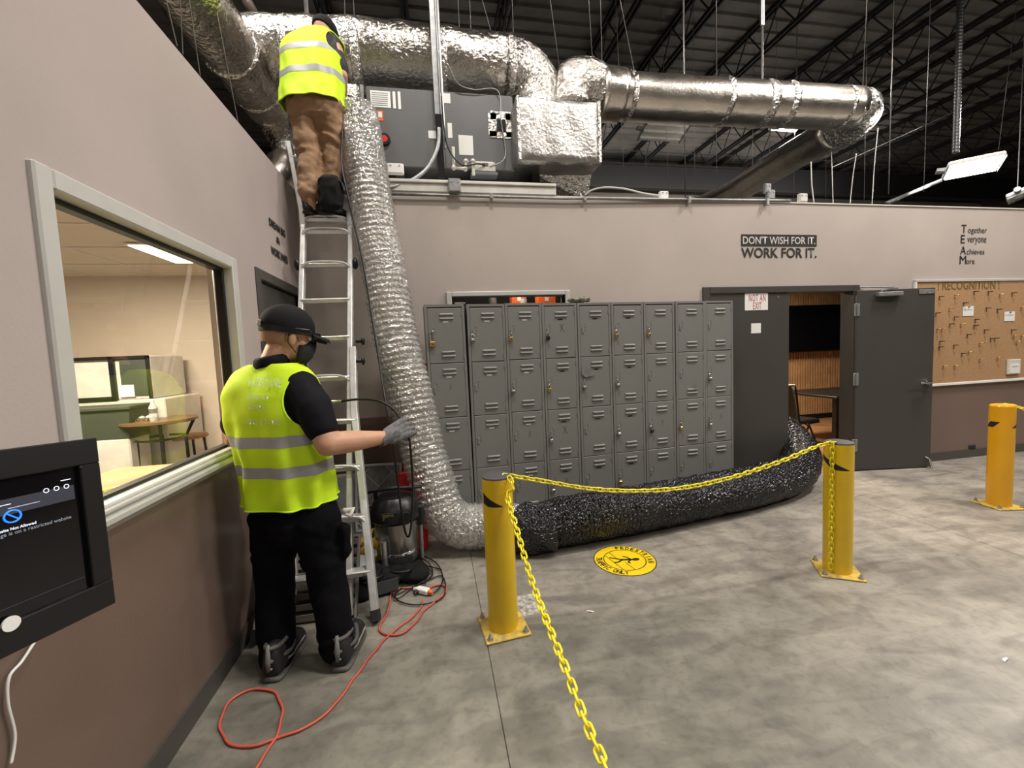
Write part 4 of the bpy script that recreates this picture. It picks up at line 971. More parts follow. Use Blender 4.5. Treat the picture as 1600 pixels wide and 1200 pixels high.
# printed lettering on the back of the vest
bk = -F1
def vtext(s, px, py, wpx, hh=None):
    a = P(px, py, 2.05)-O; b = P(px+wpx, py, 2.05)-O
    o = text_obj('vest_lettering', s, a, R1*1.0+Vector((0, 0, -.05)), Vector((.0, 0, 1)), width=(b-a).length*1.05, height=hh, mat_=M_refl, bold=.01)
    me = o.data
    # wrap the flat print onto the curved back
    c0 = p1(436, 670, 2.28)
    for v in me.vertices:
        lat = (v.co-c0).dot(R1); z = v.co.z
        best = min(vs_, key=lambda s_: abs(s_[0].z-z)); c, _, _, A, B = best
        lat = (v.co-c).dot(R1); x = max(-.98, min(.98, lat/A)); yy = B*(1-abs(x)**2.4)**(1/2.4)
        v.co = Vector(((c+R1*lat-F1*(yy+.012)).x, (c+R1*lat-F1*(yy+.012)).y, z))
    o.parent = v1; return o
M_print = mat('vest_print', (.62, .72, .40), .6)
for s, x, y, w_, h_ in (('HURRICANE', 353, 608, 60, .042), ('Home of', 359, 628, 40, .032), ('South', 365, 643, 30, .03), ('(44) 12-TE', 360, 671, 60, .034)):
    o = vtext(s, x, y, w_, h_); o.data.materials[0] = M_print
# trousers
m = MB(); m.loft(ringloft([(p1(460, 826, 2.27), R1, F1, .195, .145), (p1(462, 803, 2.27), R1, F1, .215, .15), (p1(458, 770, 2.27), R1, F1, .19, .135)]))
hemL, hemR = p1(433, 1022, 2.165), p1(527, 1008, 2.125)
m.cap(hipL, .122, knL, .093).cap(knL, .092, hemL, .084); m.cap(hipR, .118, knR, .095).cap(knR, .093, hemR, .084)
m.cap(p1(455, 822, 2.2), .11, p1(470, 822, 2.3), .11)
m.bev((-.05, -.03, -.09), (.05, .03, .09), .015, Matrix.Translation(p1(534, 845, 2.17))@Matrix.Rotation(-.5, 4, 'Z'))
remesh('trousers', m, M_pants, W1, .009, 4, .009, 7, 9, folds(.004, ((.12, .10), (.5, .08), (.72, .08))))
MB().tube([p1(536, 796, 2.12), p1(541, 799, 2.11), p1(550, 797, 2.11), p1(548, 806, 2.1), p1(540, 803, 2.1)], [.008, .016, .02, .016, .01], 10).build('rag', M_offwhite, W1, True)['label'] = 'white rag in the pocket'
hL, tL = G(424, 1066)-O, G(466, 1000)-O; hR, tR = G(531, 1050)-O, G(562, 978)-O
shoe(W1, hL, hL+(tL-hL).normalized()*.32, 1.32); shoe(W1, hR, hR+(tR-hR).normalized()*.32, 1.32)
# cap
def cap_hat(par, M, sc, mt):
    rings = []
    for k in range(9):
        th = PI/2*k/8; r = math.cos(th); z = math.sin(th)
        rings.append([M@(Vector((-.012+.116*max(r, .03)*math.cos(q), .092*max(r, .03)*math.sin(q), .045+.102*z))*sc) for q in [2*PI*i/36 for i in range(36)]])
    lowr = [[M@(Vector((-.010+.110*math.cos(q), .088*math.sin(q), .018+.0*math.cos(q)))*sc) for q in [2*PI*i/36 for i in range(36)]]]
    h = MB().loft(lowr+rings, cap=True).build('cap', mt, par, .9)
    br = []
    for k in range(7):
        s = k/6; x = .085+.085*s; wd = .078*math.sqrt(max(.05, 1-s*s*.82)); z = .03-.018*s
        br.append([M@(Vector((x, y*wd, z-.02*abs(y)**2+dz))*sc) for y, dz in [(-1, 0), (-.6, 0), (-.2, 0), (.2, 0), (.6, 0), (1, 0), (1, .004), (.6, .004), (.2, .004), (-.2, .004), (-.6, .004), (-1, .004)]])
    MB().loft(br).build('cap_brim', mt, h, .8)
    MB().sph(M@(Vector((-.012, 0, .147))*sc), .007).build('cap_button', mt, h, True)
    return h
capo = cap_hat(W1, MH, hs, M_blackm)
def hring(M, sc, z, rx, ry, tz=0, x0=-.010): return [M@(Vector((x0+rx*math.cos(q), ry*math.sin(q), z+tz*math.cos(q)))*sc) for q in [2*PI*i/36 for i in range(36)]]
hl = MB().loft([hring(MH, hs, .012, .1135, .0915), hring(MH, hs, .036, .1155, .0935), hring(MH, hs, .036, .111, .089), hring(MH, hs, .012, .109, .087)], cap=False, closed=True).build('head_lamp', M_black, W1, .5)
MB().bev((-.02, -.03, -.016), (.02, .03, .016), .006, MH@Matrix.Translation(Vector((.108, 0, .024))*hs)).build('lamp_housing', M_black, hl)
MB().bev((-.01, -.04, -.014), (.014, .04, .014), .005, MH@Matrix.Translation(Vector((.035, -.090, .026))*hs)@Matrix.Rotation(-1.9, 4, 'Z')).build('battery_clip', M_black, hl)
MB().bev((-.012, -.012, -.012), (.012, .012, .018), .004, MH@Matrix.Translation(Vector((-.122, -.02, .04))*hs)).build('strap_buckle', M_shoel, hl)
# mask
rings = []
for i, (z, rx, ry, x0) in enumerate(((.0, .085, .045, .03), (-.025, .10, .066, .018), (-.05, .098, .070, .016), (-.08, .088, .064, .016), (-.108, .062, .045, .022))):
    rings.append([MH@(Vector((x0+rx*math.cos(q), ry*math.sin(q), z-.012*abs(math.sin(q))))*hs) for q in [-1.45+2.9*k/16 for k in range(17)]])
mb = MB(); 
for R_ in rings: mb.v += R_
for j in range(len(rings)-1):
    for i in range(16): mb.f.append((j*17+i, j*17+i+1, (j+1)*17+i+1, (j+1)*17+i))
mk = mb.build('face_mask', M_mask, W1, True); md = mk.modifiers.new('s', 'SOLIDIFY'); md.thickness = .004; md.offset = 1
for q in (-1, 1): MB().tube([MH@(Vector(v)*hs) for v in ((.03, q*.072, -.02), (.0, q*.08, .018), (-.02, q*.085, .01), (-.018, q*.085, -.03), (.02, q*.074, -.07))], .0022, 6).build('ear_loop', M_mask, mk, True)
gl = MB()
for q in (-1, 1): gl.tube([MH@(Vector(v)*hs) for v in ((.098, q*.008, .018), (.098, q*.05, .02), (.088, q*.064, .016), (.088, q*.062, -.006), (.096, q*.045, -.014), (.101, q*.012, -.006))], .0022, 6, closed=True); gl.tube([MH@(Vector(v)*hs) for v in ((.088, q*.064, .016), (.0, q*.084, .012), (-.02, q*.084, .0))], .002, 6)
gl.tube([MH@(Vector((.1, -.008, .016))*hs), MH@(Vector((.1, .008, .016))*hs)], .0022, 6); gl.build('glasses', M_black, W1, True)
eb = MB()
for q in (-1, 1): eb.sph(MH@(Vector((.075, q*.03, .005))*hs), .0125*hs)
eb.build('eyes', M_white, W1, True)
# short hair below the cap at the back of the head
rings = [hring(MH, hs, z, rx, ry, x0=x0) for z, rx, ry, x0 in ((.02, .106, .082, -.0125), (.0, .103, .081, -.0135), (-.02, .098, .0785, -.015), (-.035, .09, .072, -.018))]
mb = MB()
for R_ in rings: mb.v += R_[10:27]
for j in range(3):
    for i in range(16): mb.f.append((j*17+i, j*17+i+1, (j+1)*17+i+1, (j+1)*17+i))
mb.build('hair', mat('shaved_hair', (.30, .17, .11), .8), W1, True)
# gloves
m = MB(); gd = (ha_r-wr_r).normalized()
hand_parts(m, wr_r+gd*.02, gd+Vector((0, 0, .1)), Vector((-.2, .75, -.35)), 1.45, 1.6, 1); m.cap(wr_r-gd*.02, .037, wr_r+gd*.05, .041)
glv = remesh('glove', m, M_glove, W1, .0032, 1)
MB().tube([wr_r-gd*.045, wr_r-gd*.02, wr_r+gd*.005], [.040, .039, .036], 20, cap=False).build('cuff', M_glove, glv, True)
m = MB(); hl_ = p1(488, 640, 2.66); hand_parts(m, wr_l, (hl_-wr_l), Vector((.3, -.3, .6)), 1.2, 1.2, -1); remesh('glove', m, M_glove, W1, .005, 2)
# ---- worker on the ladder
W2 = thing('person', 'person in a yellow safety vest and tan trousers high on the ladder', 'person', P(505, 343, 3.62)); O = W2.location.copy()
def p2(px, py, Y): return P(px, py, Y)-O
R2 = Vector((.97, -.24, 0)).normalized(); F2 = Vector((.24, .97, 0)).normalized(); FB = (F2+Vector((0, 0, .25))).normalized()
S2 = [(p2(494, 168, 3.62), .215, .15), (p2(492, 140, 3.66), .225, .15), (p2(490, 110, 3.70), .235, .15), (p2(490, 82, 3.74), .245, .14), (p2(491, 66, 3.77), .225, .12), (p2(494, 55, 3.80), .12, .09)]
shr, elr, wrr = p2(524, 78, 3.70), p2(534, 118, 3.66), p2(537, 150, 3.78); shl, ell, wrl = p2(456, 80, 3.85), p2(450, 110, 4.0), p2(480, 130, 4.2)
H2 = p2(508, 58, 3.93); MH2 = mtx(H2, Vector((.45, .85, -.5)))
hl2, hr2 = p2(476, 178, 3.62), p2(513, 178, 3.6); kl2, kr2 = p2(482, 246, 3.58), p2(521, 240, 3.64); al2, ar2 = p2(484, 308, 3.50), p2(514, 308, 3.60)
m = MB(); head_parts(m, MH2, 1.05); m.cap(p2(495, 62, 3.8), .062, MH2@Vector((-.03, 0, -.04)), .058)
m.loft(ringloft([(c, R2, F2, a*.8, b*.8) for c, a, b in S2]))
for a, b, c in ((shr, elr, wrr), (shl, ell, wrl)): m.cap(a, .058, b, .046).cap(b, .046, c, .032)
for a, b, c in ((hl2, kl2, al2), (hr2, kr2, ar2)): m.cap(a, .08, b, .055).cap(b, .055, c, .04)
m.cap(al2, .04, al2+Vector((0, .06, -.05)), .03); m.cap(ar2, .04, ar2+Vector((.05, .03, -.05)), .03)
remesh('body', m, M_skin, W2, .009, 3)
m = MB(); m.loft(ringloft([(c, R2, F2, a*.92, b*.92) for c, a, b in S2])); m.cap(p2(515, 72, 3.74), .088, shr+(elr-shr)*.75, .068).cap(p2(466, 74, 3.82), .085, shl+(ell-shl)*.7, .068)
remesh('shirt', m, mat('charcoal_shirt', (.022, .022, .026), .8, bump=.2, bscale=60), W2, .009, 3, .01, 9, 4)
VS2 = [(p2(488, 166, 3.60), .235, .165), (p2(489, 140, 3.66), .238, .165), (p2(489, 110, 3.70), .242, .162), (p2(489, 84, 3.74), .250, .15), (p2(490, 67, 3.77), .232, .128), (p2(493, 54, 3.80), .13, .10)]
shc2 = shr+Vector((.01, -.01, -.02))
def cut2(p):
    q = p-shc2; return (q.dot(R2)/.075)**2+(q.dot(F2)/.13)**2+(q.z/.16)**2
v2, _, _ = vest(W2, VS2, R2, F2, seed=9, tapes=(.26, .50), amp=.007, cut=cut2, tapw=.05)
m = MB(); m.loft(ringloft([(p2(494, 190, 3.61), R2, F2, .19, .14), (p2(494, 172, 3.62), R2, F2, .215, .155), (p2(493, 152, 3.64), R2, F2, .205, .145)]))
m.cap(hl2, .115, kl2, .088).cap(kl2, .088, p2(484, 300, 3.51), .078); m.cap(hr2, .118, kr2, .092).cap(kr2, .09, p2(514, 296, 3.60), .075)
remesh('trousers', m, M_tan, W2, .009, 4, .016, 10, 5, folds(.006, ((.16, .1), (.55, .16), (1.0, .1))))
zt = .0
a_ = p2(480, 338, 3.52); a_.z = .018; shoe(W2, a_, a_+Vector((.03, .26, 0)), 1.05, M_shoeb, True)
a_ = p2(500, 338, 3.55); a_.z = .018; shoe(W2, a_, a_+Vector((.19, .17, 0)), 1.05, M_shoeb, False)
hat = cap_hat(W2, MH2, 1.05, M_blackm)
m = MB(); hand_parts(m, wrr, Vector((.25, .6, -.3)), Vector((.7, 0, -.5)), 1.15, 1.0, 1); remesh('glove', m, M_blackm, W2, .006, 2)
m = MB(); hand_parts(m, wrl, Vector((.6, .5, -.1)), Vector((0, 0, -1)), 1.15, .8, -1); remesh('glove', m, M_blackm, W2, .006, 2)
m = MB(); mp = Matrix.Translation(p2(516, 300, 3.44)); m.bev((-.085, -.05, -.14), (.085, .05, .12), .03, mp)
o = remesh('pouch', m, M_blackm, W2, .009, 3, .02, 8, 3); o['label'] = 'black tool pouch hanging by the knee'
MB().tube(catmull([p2(497, 300, 3.42), p2(503, 284, 3.42), p2(518, 279, 3.42), p2(532, 284, 3.42), p2(538, 300, 3.42)], 6), .011, 8).build('pouch_strap', M_black, o, True)
# ================================================================ WALL LETTERING AND SIGNS
X1, Z1, Y1 = Vector((1, 0, 0)), Vector((0, 0, 1)), Vector((0, 1, 0))
yw = D-.003
a, b = P(1158, 367, yw), P(1276, 383, yw); z_t, z_b = P(1158, 366, yw).z, P(1158, 384.5, yw).z
t = thing('wall_decal', "black and white DON'T WISH FOR IT. WORK FOR IT. lettering on the back wall", 'sign', (a.x, yw, P(1158, 403, yw).z))
O = t.location.copy(); Wt = P(1276, 380, yw).x-a.x
MB().box((0, -.001, z_b-O.z), (Wt, 0, z_t-O.z)).build('black_strip', M_ink, t)
text_obj('lettering', "DON'T WISH FOR IT.", Vector((.02, -.001, z_b-O.z+.022)), X1, Z1, width=Wt-.04, height=(z_t-z_b)*.66, mat_=mat('letter_white', (.55, .52, .49), .6), parent=t, bold=.012)
text_obj('lettering', "WORK FOR IT.", Vector((0, 0, .0)), X1, Z1, width=Wt, height=(P(1158, 387, yw).z-O.z), mat_=M_ink, parent=t, bold=.02)
t = thing('wall_decal', 'TEAM acrostic lettering high on the back wall above the cork board', 'sign', (P(1500, 413, yw).x, yw, P(1500, 413, yw).z)); O = t.location.copy()
for k, (c, s) in enumerate((('T', 'ogether'), ('E', 'veryone'), ('A', 'chieves'), ('M', 'ore'))):
    yb = (364, 380, 397.5, 412.5)[k]; x = 1502-k*.9; p = P(x, yb, yw)-O; h = P(x, yb-13, yw)-O
    o = text_obj('capital_letter', c, p, X1, Z1, width=(.075, .06, .085, .095)[k], height=(h-p).z, mat_=M_ink, parent=t, bold=.0)
    wv = {'ogether': .285, 'veryone': .285, 'chieves': .265, 'ore': .125}[s]
    text_obj('lettering', s, p+Vector((.098, 0, -.018 if 'g' in s or 'y' in s else 0)), X1, Z1, width=wv, height=.085 if ('g' in s or 'y' in s) else (.066 if s != 'ore' else .045), mat_=M_ink, parent=t)
xw = XL+.003
t = thing('wall_decal', 'DREAM BIG & WORK HARD lettering on the left wall above the corner door', 'sign', (xw, 3.27, 2.2)); O = t.location.copy()
def lw(s, p0, p1_, hpx, bold=.05):
    A, B = XP(*p0, xw), XP(*p1_, xw); C_ = XP(p0[0], p0[1]-hpx, xw)
    return text_obj('lettering', s, A-O, Y1, Z1, width=B.y-A.y, height=C_.z-A.z, mat_=M_ink, parent=t, bold=bold)
lw('DREAM BIG', (421, 352), (446, 372), 12); lw('&', (432, 379), (438, 383), 10); lw('WORK HARD', (424, 397), (450, 412), 13)
t = thing('sign', 'white NOT AN EXIT sign with red letters on the left door leaf', 'sign', (P(1163, 486, D).x, D-.006, P(1180, 485, D).z)); O = t.location.copy(); Wt = P(1199, 486, D).x-O.x; Ht = P(1163, 458.5, D).z-O.z
MB().bev((0, -.002, 0), (Wt, 0, Ht), .001).build('sign_board', M_white, t)
text_obj('lettering', 'NOT AN', Vector((.05, -.002, Ht*.52)), X1, Z1, width=Wt-.08, height=Ht*.41, mat_=M_inkred, parent=t, bold=.0, spacing=1.15)
text_obj('lettering', 'EXIT', Vector((.10, -.002, Ht*.06)), X1, Z1, width=Wt-.18, height=Ht*.41, mat_=M_inkred, parent=t, bold=.0, spacing=1.15)
t = thing('sign', 'small blank white card below the NOT AN EXIT sign', 'sign', (P(1173, 521, D).x, D-.006, P(1173, 521, D).z))
MB().bev((0, -.001, 0), (.118, 0, .105), .0008).build('card', M_white, t)
# ---- cork board
yc = D-.025; t = thing('cork_board', 'large framed cork board on the back wall right of the open door', 'board', (6.4, D, 1.0)); CB = t
z0c, z1c = P(1500, 597, yc).z, P(1500, 440, yc).z; x0c, x1c = 5.47, 7.65
MB().box((x0c-6.4, -.02, z0c-1), (x1c-6.4, -.0, z1c-1)).build('cork_panel', M_cork, t)
for a, b in (((x0c-.02, z0c-.03), (x1c+.02, z0c)), ((x0c-.02, z1c), (x1c+.02, z1c+.03)), ((x0c-.02, z0c), (x0c, z1c)), ((x1c, z0c), (x1c+.02, z1c))):
    MB().bev((a[0]-6.4, -.032, a[1]-1), (b[0]-6.4, -.0, b[1]-1), .004).build('frame_rail', M_frame if a[1] > 1.1 else M_white, t)
text_obj('paper_lettering', '! RECOGNITION !', Vector((P(1466, 455, yc).x-6.4, -.0215, P(1466, 453, yc).z-1)), X1, Z1, width=P(1562, 455, yc).x-P(1466, 455, yc).x, height=.10, mat_=mat('gold_paper', (.20, .12, .045), .5), parent=t, bold=.01)
hk = MB().tube([(0, 0, 0), (0, -.014, 0), (0, -.028, .0)], .006, 6).tube([(-.0, -.028, 0), (.012, -.034, 0), (.028, -.030, .0)], .006, 6).tube([(0, -.006, 0), (0, -.008, -.045)], .0025, 5)
hm_d = hk.mesh('hook', mat('dark_bronze', (.08, .045, .02), .4, metal=.6), True); hm_b = hk.mesh('hook', M_brass, True)
hooks = [(168, 262, 0), (315, 250, 1), (493, 214, 0), (625, 216, 0), (735, 240, 1), (850, 226, 0), (395, 320, 0), (135, 415, 0), (262, 372, 1), (608, 368, 0), (712, 380, 0), (308, 452, 0), (265, 517, 0), (370, 518, 1), (503, 476, 0), (492, 532, 0), (590, 574, 0), (147, 566, 1), (190, 562, 1), (428, 616, 0), (172, 680, 0), (165, 732, 0), (110, 738, 1), (303, 716, 0), (378, 792, 0), (545, 698, 1), (648, 655, 0), (686, 650, 0), (440, 778, 1), (845, 574, 0), (865, 628, 1), (893, 682, 1), (935, 630, 1), (310, 912, 1), (205, 912, 1), (545, 848, 1), (710, 832, 1), (935, 362, 1)]
for x, y, k in hooks:
    q = P(1440+x/6, 420+y/6, yc); t = tag(link('hook', hm_b if k else hm_d, None, loc=(q.x, D-.02, q.z)), 'shiny brass hook pin stuck in the cork board' if k else 'dark bronze hook pin stuck in the cork board', 'pin', 'brass hook pins on the cork board' if k else 'dark hook pins on the cork board')
for x, y, lab in ((1504, 494, 'white name card pinned near the middle of the cork board'), (1569, 502, 'white name card pinned right of the other card on the cork board')):
    q = P(x, y, yc); t = thing('name_card', lab, 'card', (q.x, D-.024, q.z))
    m = MB().box((0, -.001, 0), (.165, 0, .115)); m.build('card', M_white, t); MB().box((.02, -.002, .07), (.145, -.001, .075)).build('print_line', M_galv, t); MB().cyl((.085, -.001, .105), (.085, -.014, .105), .006, 8).build('pin_head', M_black, t, .7)
q = P(1572, 585, yc); t = thing('card_holder', 'clear holder with a white envelope at the lower right of the cork board', 'holder', (q.x, D-.022, q.z))
MB().bev((0, -.02, 0), (.20, 0, .18), .004).build('holder', M_offwhite, t); MB().box((.03, -.026, .01), (.17, -.02, .125)).build('envelope', M_white, t)
m = MB().box((.05, -.0275, .09), (.15, -.026, .095)); m.build('print_line', M_galv, t)
t = thing('wall_socket', 'small brown wall outlet low on the wall under the cork board', 'outlet', (P(1518, 699, D).x, D, P(1518, 699, D).z)); MB().bev((-.05, -.012, -.03), (.05, 0, .03), .004).build('cover', M_rubber, t); MB().box((-.02, -.014, -.012), (.02, -.012, .012)).build('socket_face', M_black, t)
# ---- floor sticker
c = G(976, 875); t = thing('floor_sticker', 'round yellow PEDESTRIAN TRAFFIC ONLY sticker on the floor', 'sticker', c, 0); RS = .218
def disc(r0, r1, z, mt, nm, n=64):
    m = MB(); 
    if r0 == 0: m.v = [Vector((r1*math.cos(2*PI*i/n), r1*math.sin(2*PI*i/n), z)) for i in range(n)]; m.f = [tuple(range(n))]
    else:
        for i in range(n): q = 2*PI*i/n; m.v += [Vector((r0*math.cos(q), r0*math.sin(q), z)), Vector((r1*math.cos(q), r1*math.sin(q), z))]
        m.f = [(2*i, 2*i+1, (2*i+3) % (2*n), (2*i+2) % (2*n)) for i in range(n)]
    return m.build(nm, mt, t)
M_stk = mat('sticker_yellow', (.85, .60, .01), .4)
disc(0, RS, .0012, M_ink, 'backing'); disc(0, RS*.97, .0018, M_stk, 'disc'); disc(RS*.655, RS*.685, .0024, M_ink, 'ring')
ax = Vector((.98, -.20, 0)).normalized()  # walking figure lies along this axis
ay = Vector((-ax.y, ax.x, 0)); 
def fig(pts, w_, nm='pictogram'):
    for a_, b_ in zip(pts, pts[1:]):
        a_ = ax*a_[0]*RS+ay*a_[1]*RS; b_ = ax*b_[0]*RS+ay*b_[1]*RS; d = (b_-a_).normalized()*w_*.3; s_ = Vector((-d.y, d.x, 0)).normalized()*w_*RS
        a_ = a_-d*RS; b_ = b_+d*RS
        fm.v += [a_-s_+Z1*.003, b_-s_+Z1*.003, b_+s_+Z1*.003, a_+s_+Z1*.003]; n = len(fm.v); fm.f.append((n-4, n-3, n-2, n-1))
for pts, w_ in (([(.22, 0), (-.08, .0)], .05), ([(-.08, .0), (-.30, .10), (-.45, .16)], .032), ([(-.08, -.0), (-.22, -.13), (-.38, -.18)], .032), ([(.2, .02), (.10, .17), (-.02, .22)], .026), ([(.2, -.02), (.08, -.15), (.12, -.24)], .026), ([(-.56, .30), (-.20, -.60)], .010), ([(-.40, .52), (-.24, .12)], .010), ([(-.02, -.18), (.16, -.62)], .010)):
    fm = MB(); fig(pts, w_); fm.build('pictogram', M_ink, t)
m = MB(); cc = ax*.36*RS; m.v = [cc+Vector((.022*math.cos(q)*1.3, .018*math.sin(q), .003)) for q in [2*PI*i/20 for i in range(20)]]; m.f = [tuple(range(20))]; m.build('pictogram_head', M_ink, t)
def arc_text(s, a0, a1, up=1):
    for k, ch in enumerate(s):
        if ch == ' ': continue
        q = a0+(a1-a0)*k/(len(s)-1); r = RS*.72 if up > 0 else RS*.92
        rad = Vector((math.cos(q), math.sin(q), 0)); rt = Vector((math.sin(q), -math.cos(q), 0)) if up > 0 else Vector((-math.sin(q), math.cos(q), 0))
        text_obj('letter', ch, rad*r, rt, rad if up > 0 else -rad, width=.008 if ch == 'I' else .026, height=.044, mat_=M_ink, parent=t, bold=.03, align='C', depth=.003)
arc_text('PEDESTRIAN', 1.45, -.45); arc_text('TRAFFIC ONLY', 2.75, 4.35, -1)
M_patch = mat('worn_white_paint', (.42, .41, .37), .6, var=.75, vscale=34, var2=(.12, .11, .10))
q = G(823, 945); t = tag(link('paint_patch', MB().bev((-.10, -.10, .0), (.10, .10, .0015), .0005).mesh('paint_patch', M_patch), None, loc=q), 'worn white paint square on the floor beside the nearest bollard', 'floor mark'); t.rotation_euler = (0, 0, .03)
for px, py, lab, rz in ((922, 956, 'small white scrap of paper on the floor right of the nearest bollard', -.5), (1571, 1031, 'tiny white scrap on the floor near the right edge of the photo', .2)):
    q = G(px, py); tag(link('paper_scrap', MB().loft([[Vector((-.022, -.006, .001)), Vector((-.018, .005, .001)), Vector((-.018, .005, .003)), Vector((-.022, -.006, .003))], [Vector((.0, -.005, .004)), Vector((.0, .006, .004)), Vector((.0, .006, .006)), Vector((.0, -.005, .006))], [Vector((.02, -.003, .001)), Vector((.022, .004, .001)), Vector((.022, .004, .003)), Vector((.02, -.003, .003))]]).mesh('paper_scrap', M_white), None, loc=q), lab, 'scrap').rotation_euler = (0, 0, rz)
# ================================================================ TABLET KIOSK
tr, br_ = CAM+ray(148, 684)*.88, CAM+ray(178, 942)*.88
tl, bl = CAM+ray(0, 700)*.72, CAM+ray(0, 1022)*.72
uu = (tr-br_).normalized(); ll = ((tl-tr)+(bl-br_)); ll = (ll-uu*ll.dot(uu)).normalized(); nn = (-ll).cross(uu)
hK = (tr-br_).length; wK = .46; cK = (tr+br_)/2+ll*wK/2
t = thing('tablet_kiosk', 'black framed tablet kiosk on the left wall showing a dark web page', 'screen', cK)
MK = Matrix((-ll, uu, nn)).transposed()   # local x right, y up, z out
if (MK@Vector((0, 0, 1))).dot(CAM-cK) < 0: MK = Matrix((-ll, uu, -nn)).transposed()
t.matrix_world = Matrix.Translation(cK)@MK.to_4x4()
KW, KH = wK/2, hK/2; bz_ = .052
MB().bev((-KW, -KH, -.045), (KW, KH, -.008), .004).build('housing', M_black, t)
for a, b in (((-KW, KH-bz_), (KW, KH)), ((-KW, -KH), (KW, -KH+bz_)), ((-KW, -KH+bz_), (-KW+.036, KH-bz_)), ((KW-.036, -KH+bz_), (KW, KH-bz_))):
    MB().bev((a[0], a[1], -.008), (b[0], b[1], .006), .002).build('bezel', M_black, t)
MB().box((-KW+.036, -KH+bz_, -.008), (KW-.036, KH-bz_, -.004)).build('screen', M_screen, t)
sx1 = KW-.036-.008; sy1 = KH-bz_-.012
def kbox(nm, x0, y0, x1, y1, mt, z=-.0036): return MB().box((x0, y0, z), (x1, y1, z+.0004)).build(nm, mt, t)
kbox('status_bar', -sx1, sy1-.052, sx1, sy1-.024, M_uig)
for x in (.012, .028, .044): 
    m = MB().tube([(sx1-x+.004*math.cos(q), sy1-.024+.004*math.sin(q), -.003) for q in [2*PI*i/10 for i in range(10)]], .0007, 4, closed=True); m.build('toolbar_icon', M_uiw, t)
kbox('tab_text', sx1-.10, sy1-.042, sx1-.055, sy1-.0405, M_uiw); kbox('tab_text', sx1-.02, sy1-.012, sx1-.004, sy1-.0105, M_uiw); kbox('address_text', sx1-.17, sy1-.0345, sx1-.095, sy1-.033, M_uiw)
cx_, cy_ = sx1-.095, sy1-.056
MB().tube([(cx_+.0115*math.cos(q), cy_+.0105*math.sin(q), -.003) for q in [2*PI*i/24 for i in range(24)]], .0014, 6, closed=True).build('blocked_icon', M_uib, t)
MB().tube([(cx_-.008, cy_+.007, -.003), (cx_+.008, cy_-.007, -.003)], .0012, 6).build('blocked_icon_bar', M_uib, t)
text_obj('page_heading', 'Website Not Allowed', Vector((cx_, cy_-.024, -.003)), X1, Y1, width=.062, mat_=M_uiw, parent=t, align='C', bold=.01, depth=.0003)
text_obj('page_text', 'This page is on a restricted website', Vector((cx_+.02, cy_-.034, -.003)), X1, Y1, width=.13, mat_=mat('screen_dim', (.1, .1, .1), .5, emit=(.35, .4, .5), es=.5), parent=t, align='C', depth=.0003)
kbox('dock_bar', -sx1, -sy1+.012, sx1, -sy1+.013, M_uig)
MB().tube([(sx1-.118, -KH+bz_*.98, .004), (sx1-.118, -KH+bz_*.98, .0075)], .0125, 24).build('home_button', M_white, t)
arm_l = MK.inverted()@(Vector((XL, cK.y+.1, cK.z))-cK)
MB().bev((-.03, -.03, -.075), (.03, .03, -.045), .004).tube([(0, 0, -.06), (arm_l.x*.5, 0, arm_l.z*.6-.03), (arm_l.x, arm_l.y, arm_l.z)], .018, 10).build('wall_arm', M_black, t)
MB().bev((-.02, KH, -.04), (.022, KH+.03, -.02), .003, Matrix.Translation((KW-.2, 0, 0))).build('camera_post', M_black, t)
cb = [Vector((XL+.012, q.y, q.z)) for q in (XP(45, 1005, XL), XP(25, 1035, XL), XP(5, 1060, XL), XP(3, 1100, XL), XP(14, 1150, XL), XP(8, 1195, XL))]
t = thing('charging_cable', 'thin white cable hanging down the left wall below the tablet', 'cable', cb[0]); MB().tube([q-cb[0] for q in catmull(cb, 8)], .0035, 8).build('wire', M_white, t, True)
# ================================================================ BREAK ROOM CONTENTS
c = P(250, 655, 4.25); t = thing('bar_table', 'tall round table with thin dark legs inside the break room', 'table', (c.x, 4.25, 0)); tz = c.z
MB().tube([(0, 0, tz-.03), (0, 0, tz-.02), (0, 0, tz), (0, 0, tz+.001)], [.25, .28, .28, .27], 40).build('tabletop', mat('dark_wood', (.16, .085, .045), .35), t, .6)
for k in range(4):
    q = .5+k*PI/2; d = Vector((math.cos(q), math.sin(q), 0))
    MB().tube([d*.24+Z1*(tz-.03), d*.17+Z1*(tz-.18), d*.19+Z1*.0], .014, 8).build('leg', M_black, t)
MB().tube([(.175*math.cos(q), .175*math.sin(q), tz-.17) for q in [2*PI*i/24 for i in range(24)]], .01, 6, closed=True).build('ring_brace', M_black, t)
c2 = c+Vector((.06, -.1, 0)); t = thing('water_bottle', 'small clear water bottle on the round table in the break room', 'bottle', (c.x+.03, 4.12, tz))
M_bot = mat('bottle_plastic', (.75, .8, .82), .1, alpha_mix=.5)
MB().tube([(0, 0, 0), (0, 0, .02), (0, 0, .12), (0, 0, .16), (0, 0, .175)], [.028, .032, .032, .014, .013], 16).build('bottle_body', M_bot, t, .8); MB().cyl((0, 0, .175), (0, 0, .195), .015, 12).build('bottle_cap', M_white, t); MB().tube([(0, 0, .07), (0, 0, .11)], .0325, 16, cap=False).build('bottle_label', M_steel, t, True)
t = thing('food_tray', 'foil tray of wrapped food on the round table in the break room', 'food', (c.x-.13, 4.2, tz)); m = MB(); m.loft([[Vector((x*s, y*s*.7, z)) for x, y in ((-.11, -.11), (.11, -.11), (.11, .11), (-.11, .11))] for s, z in ((.85, .0), (1, .03), (.95, .03), (.8, .006))]).build('tray', M_foil3, t)
for k in range(5): MB().sph((-.07+k*.034, .02*(-1)**k, .03), (.024, .03, .016), n=10, m=6).build('wrapped_item', M_bot if k % 2 else M_offwhite, t, True)
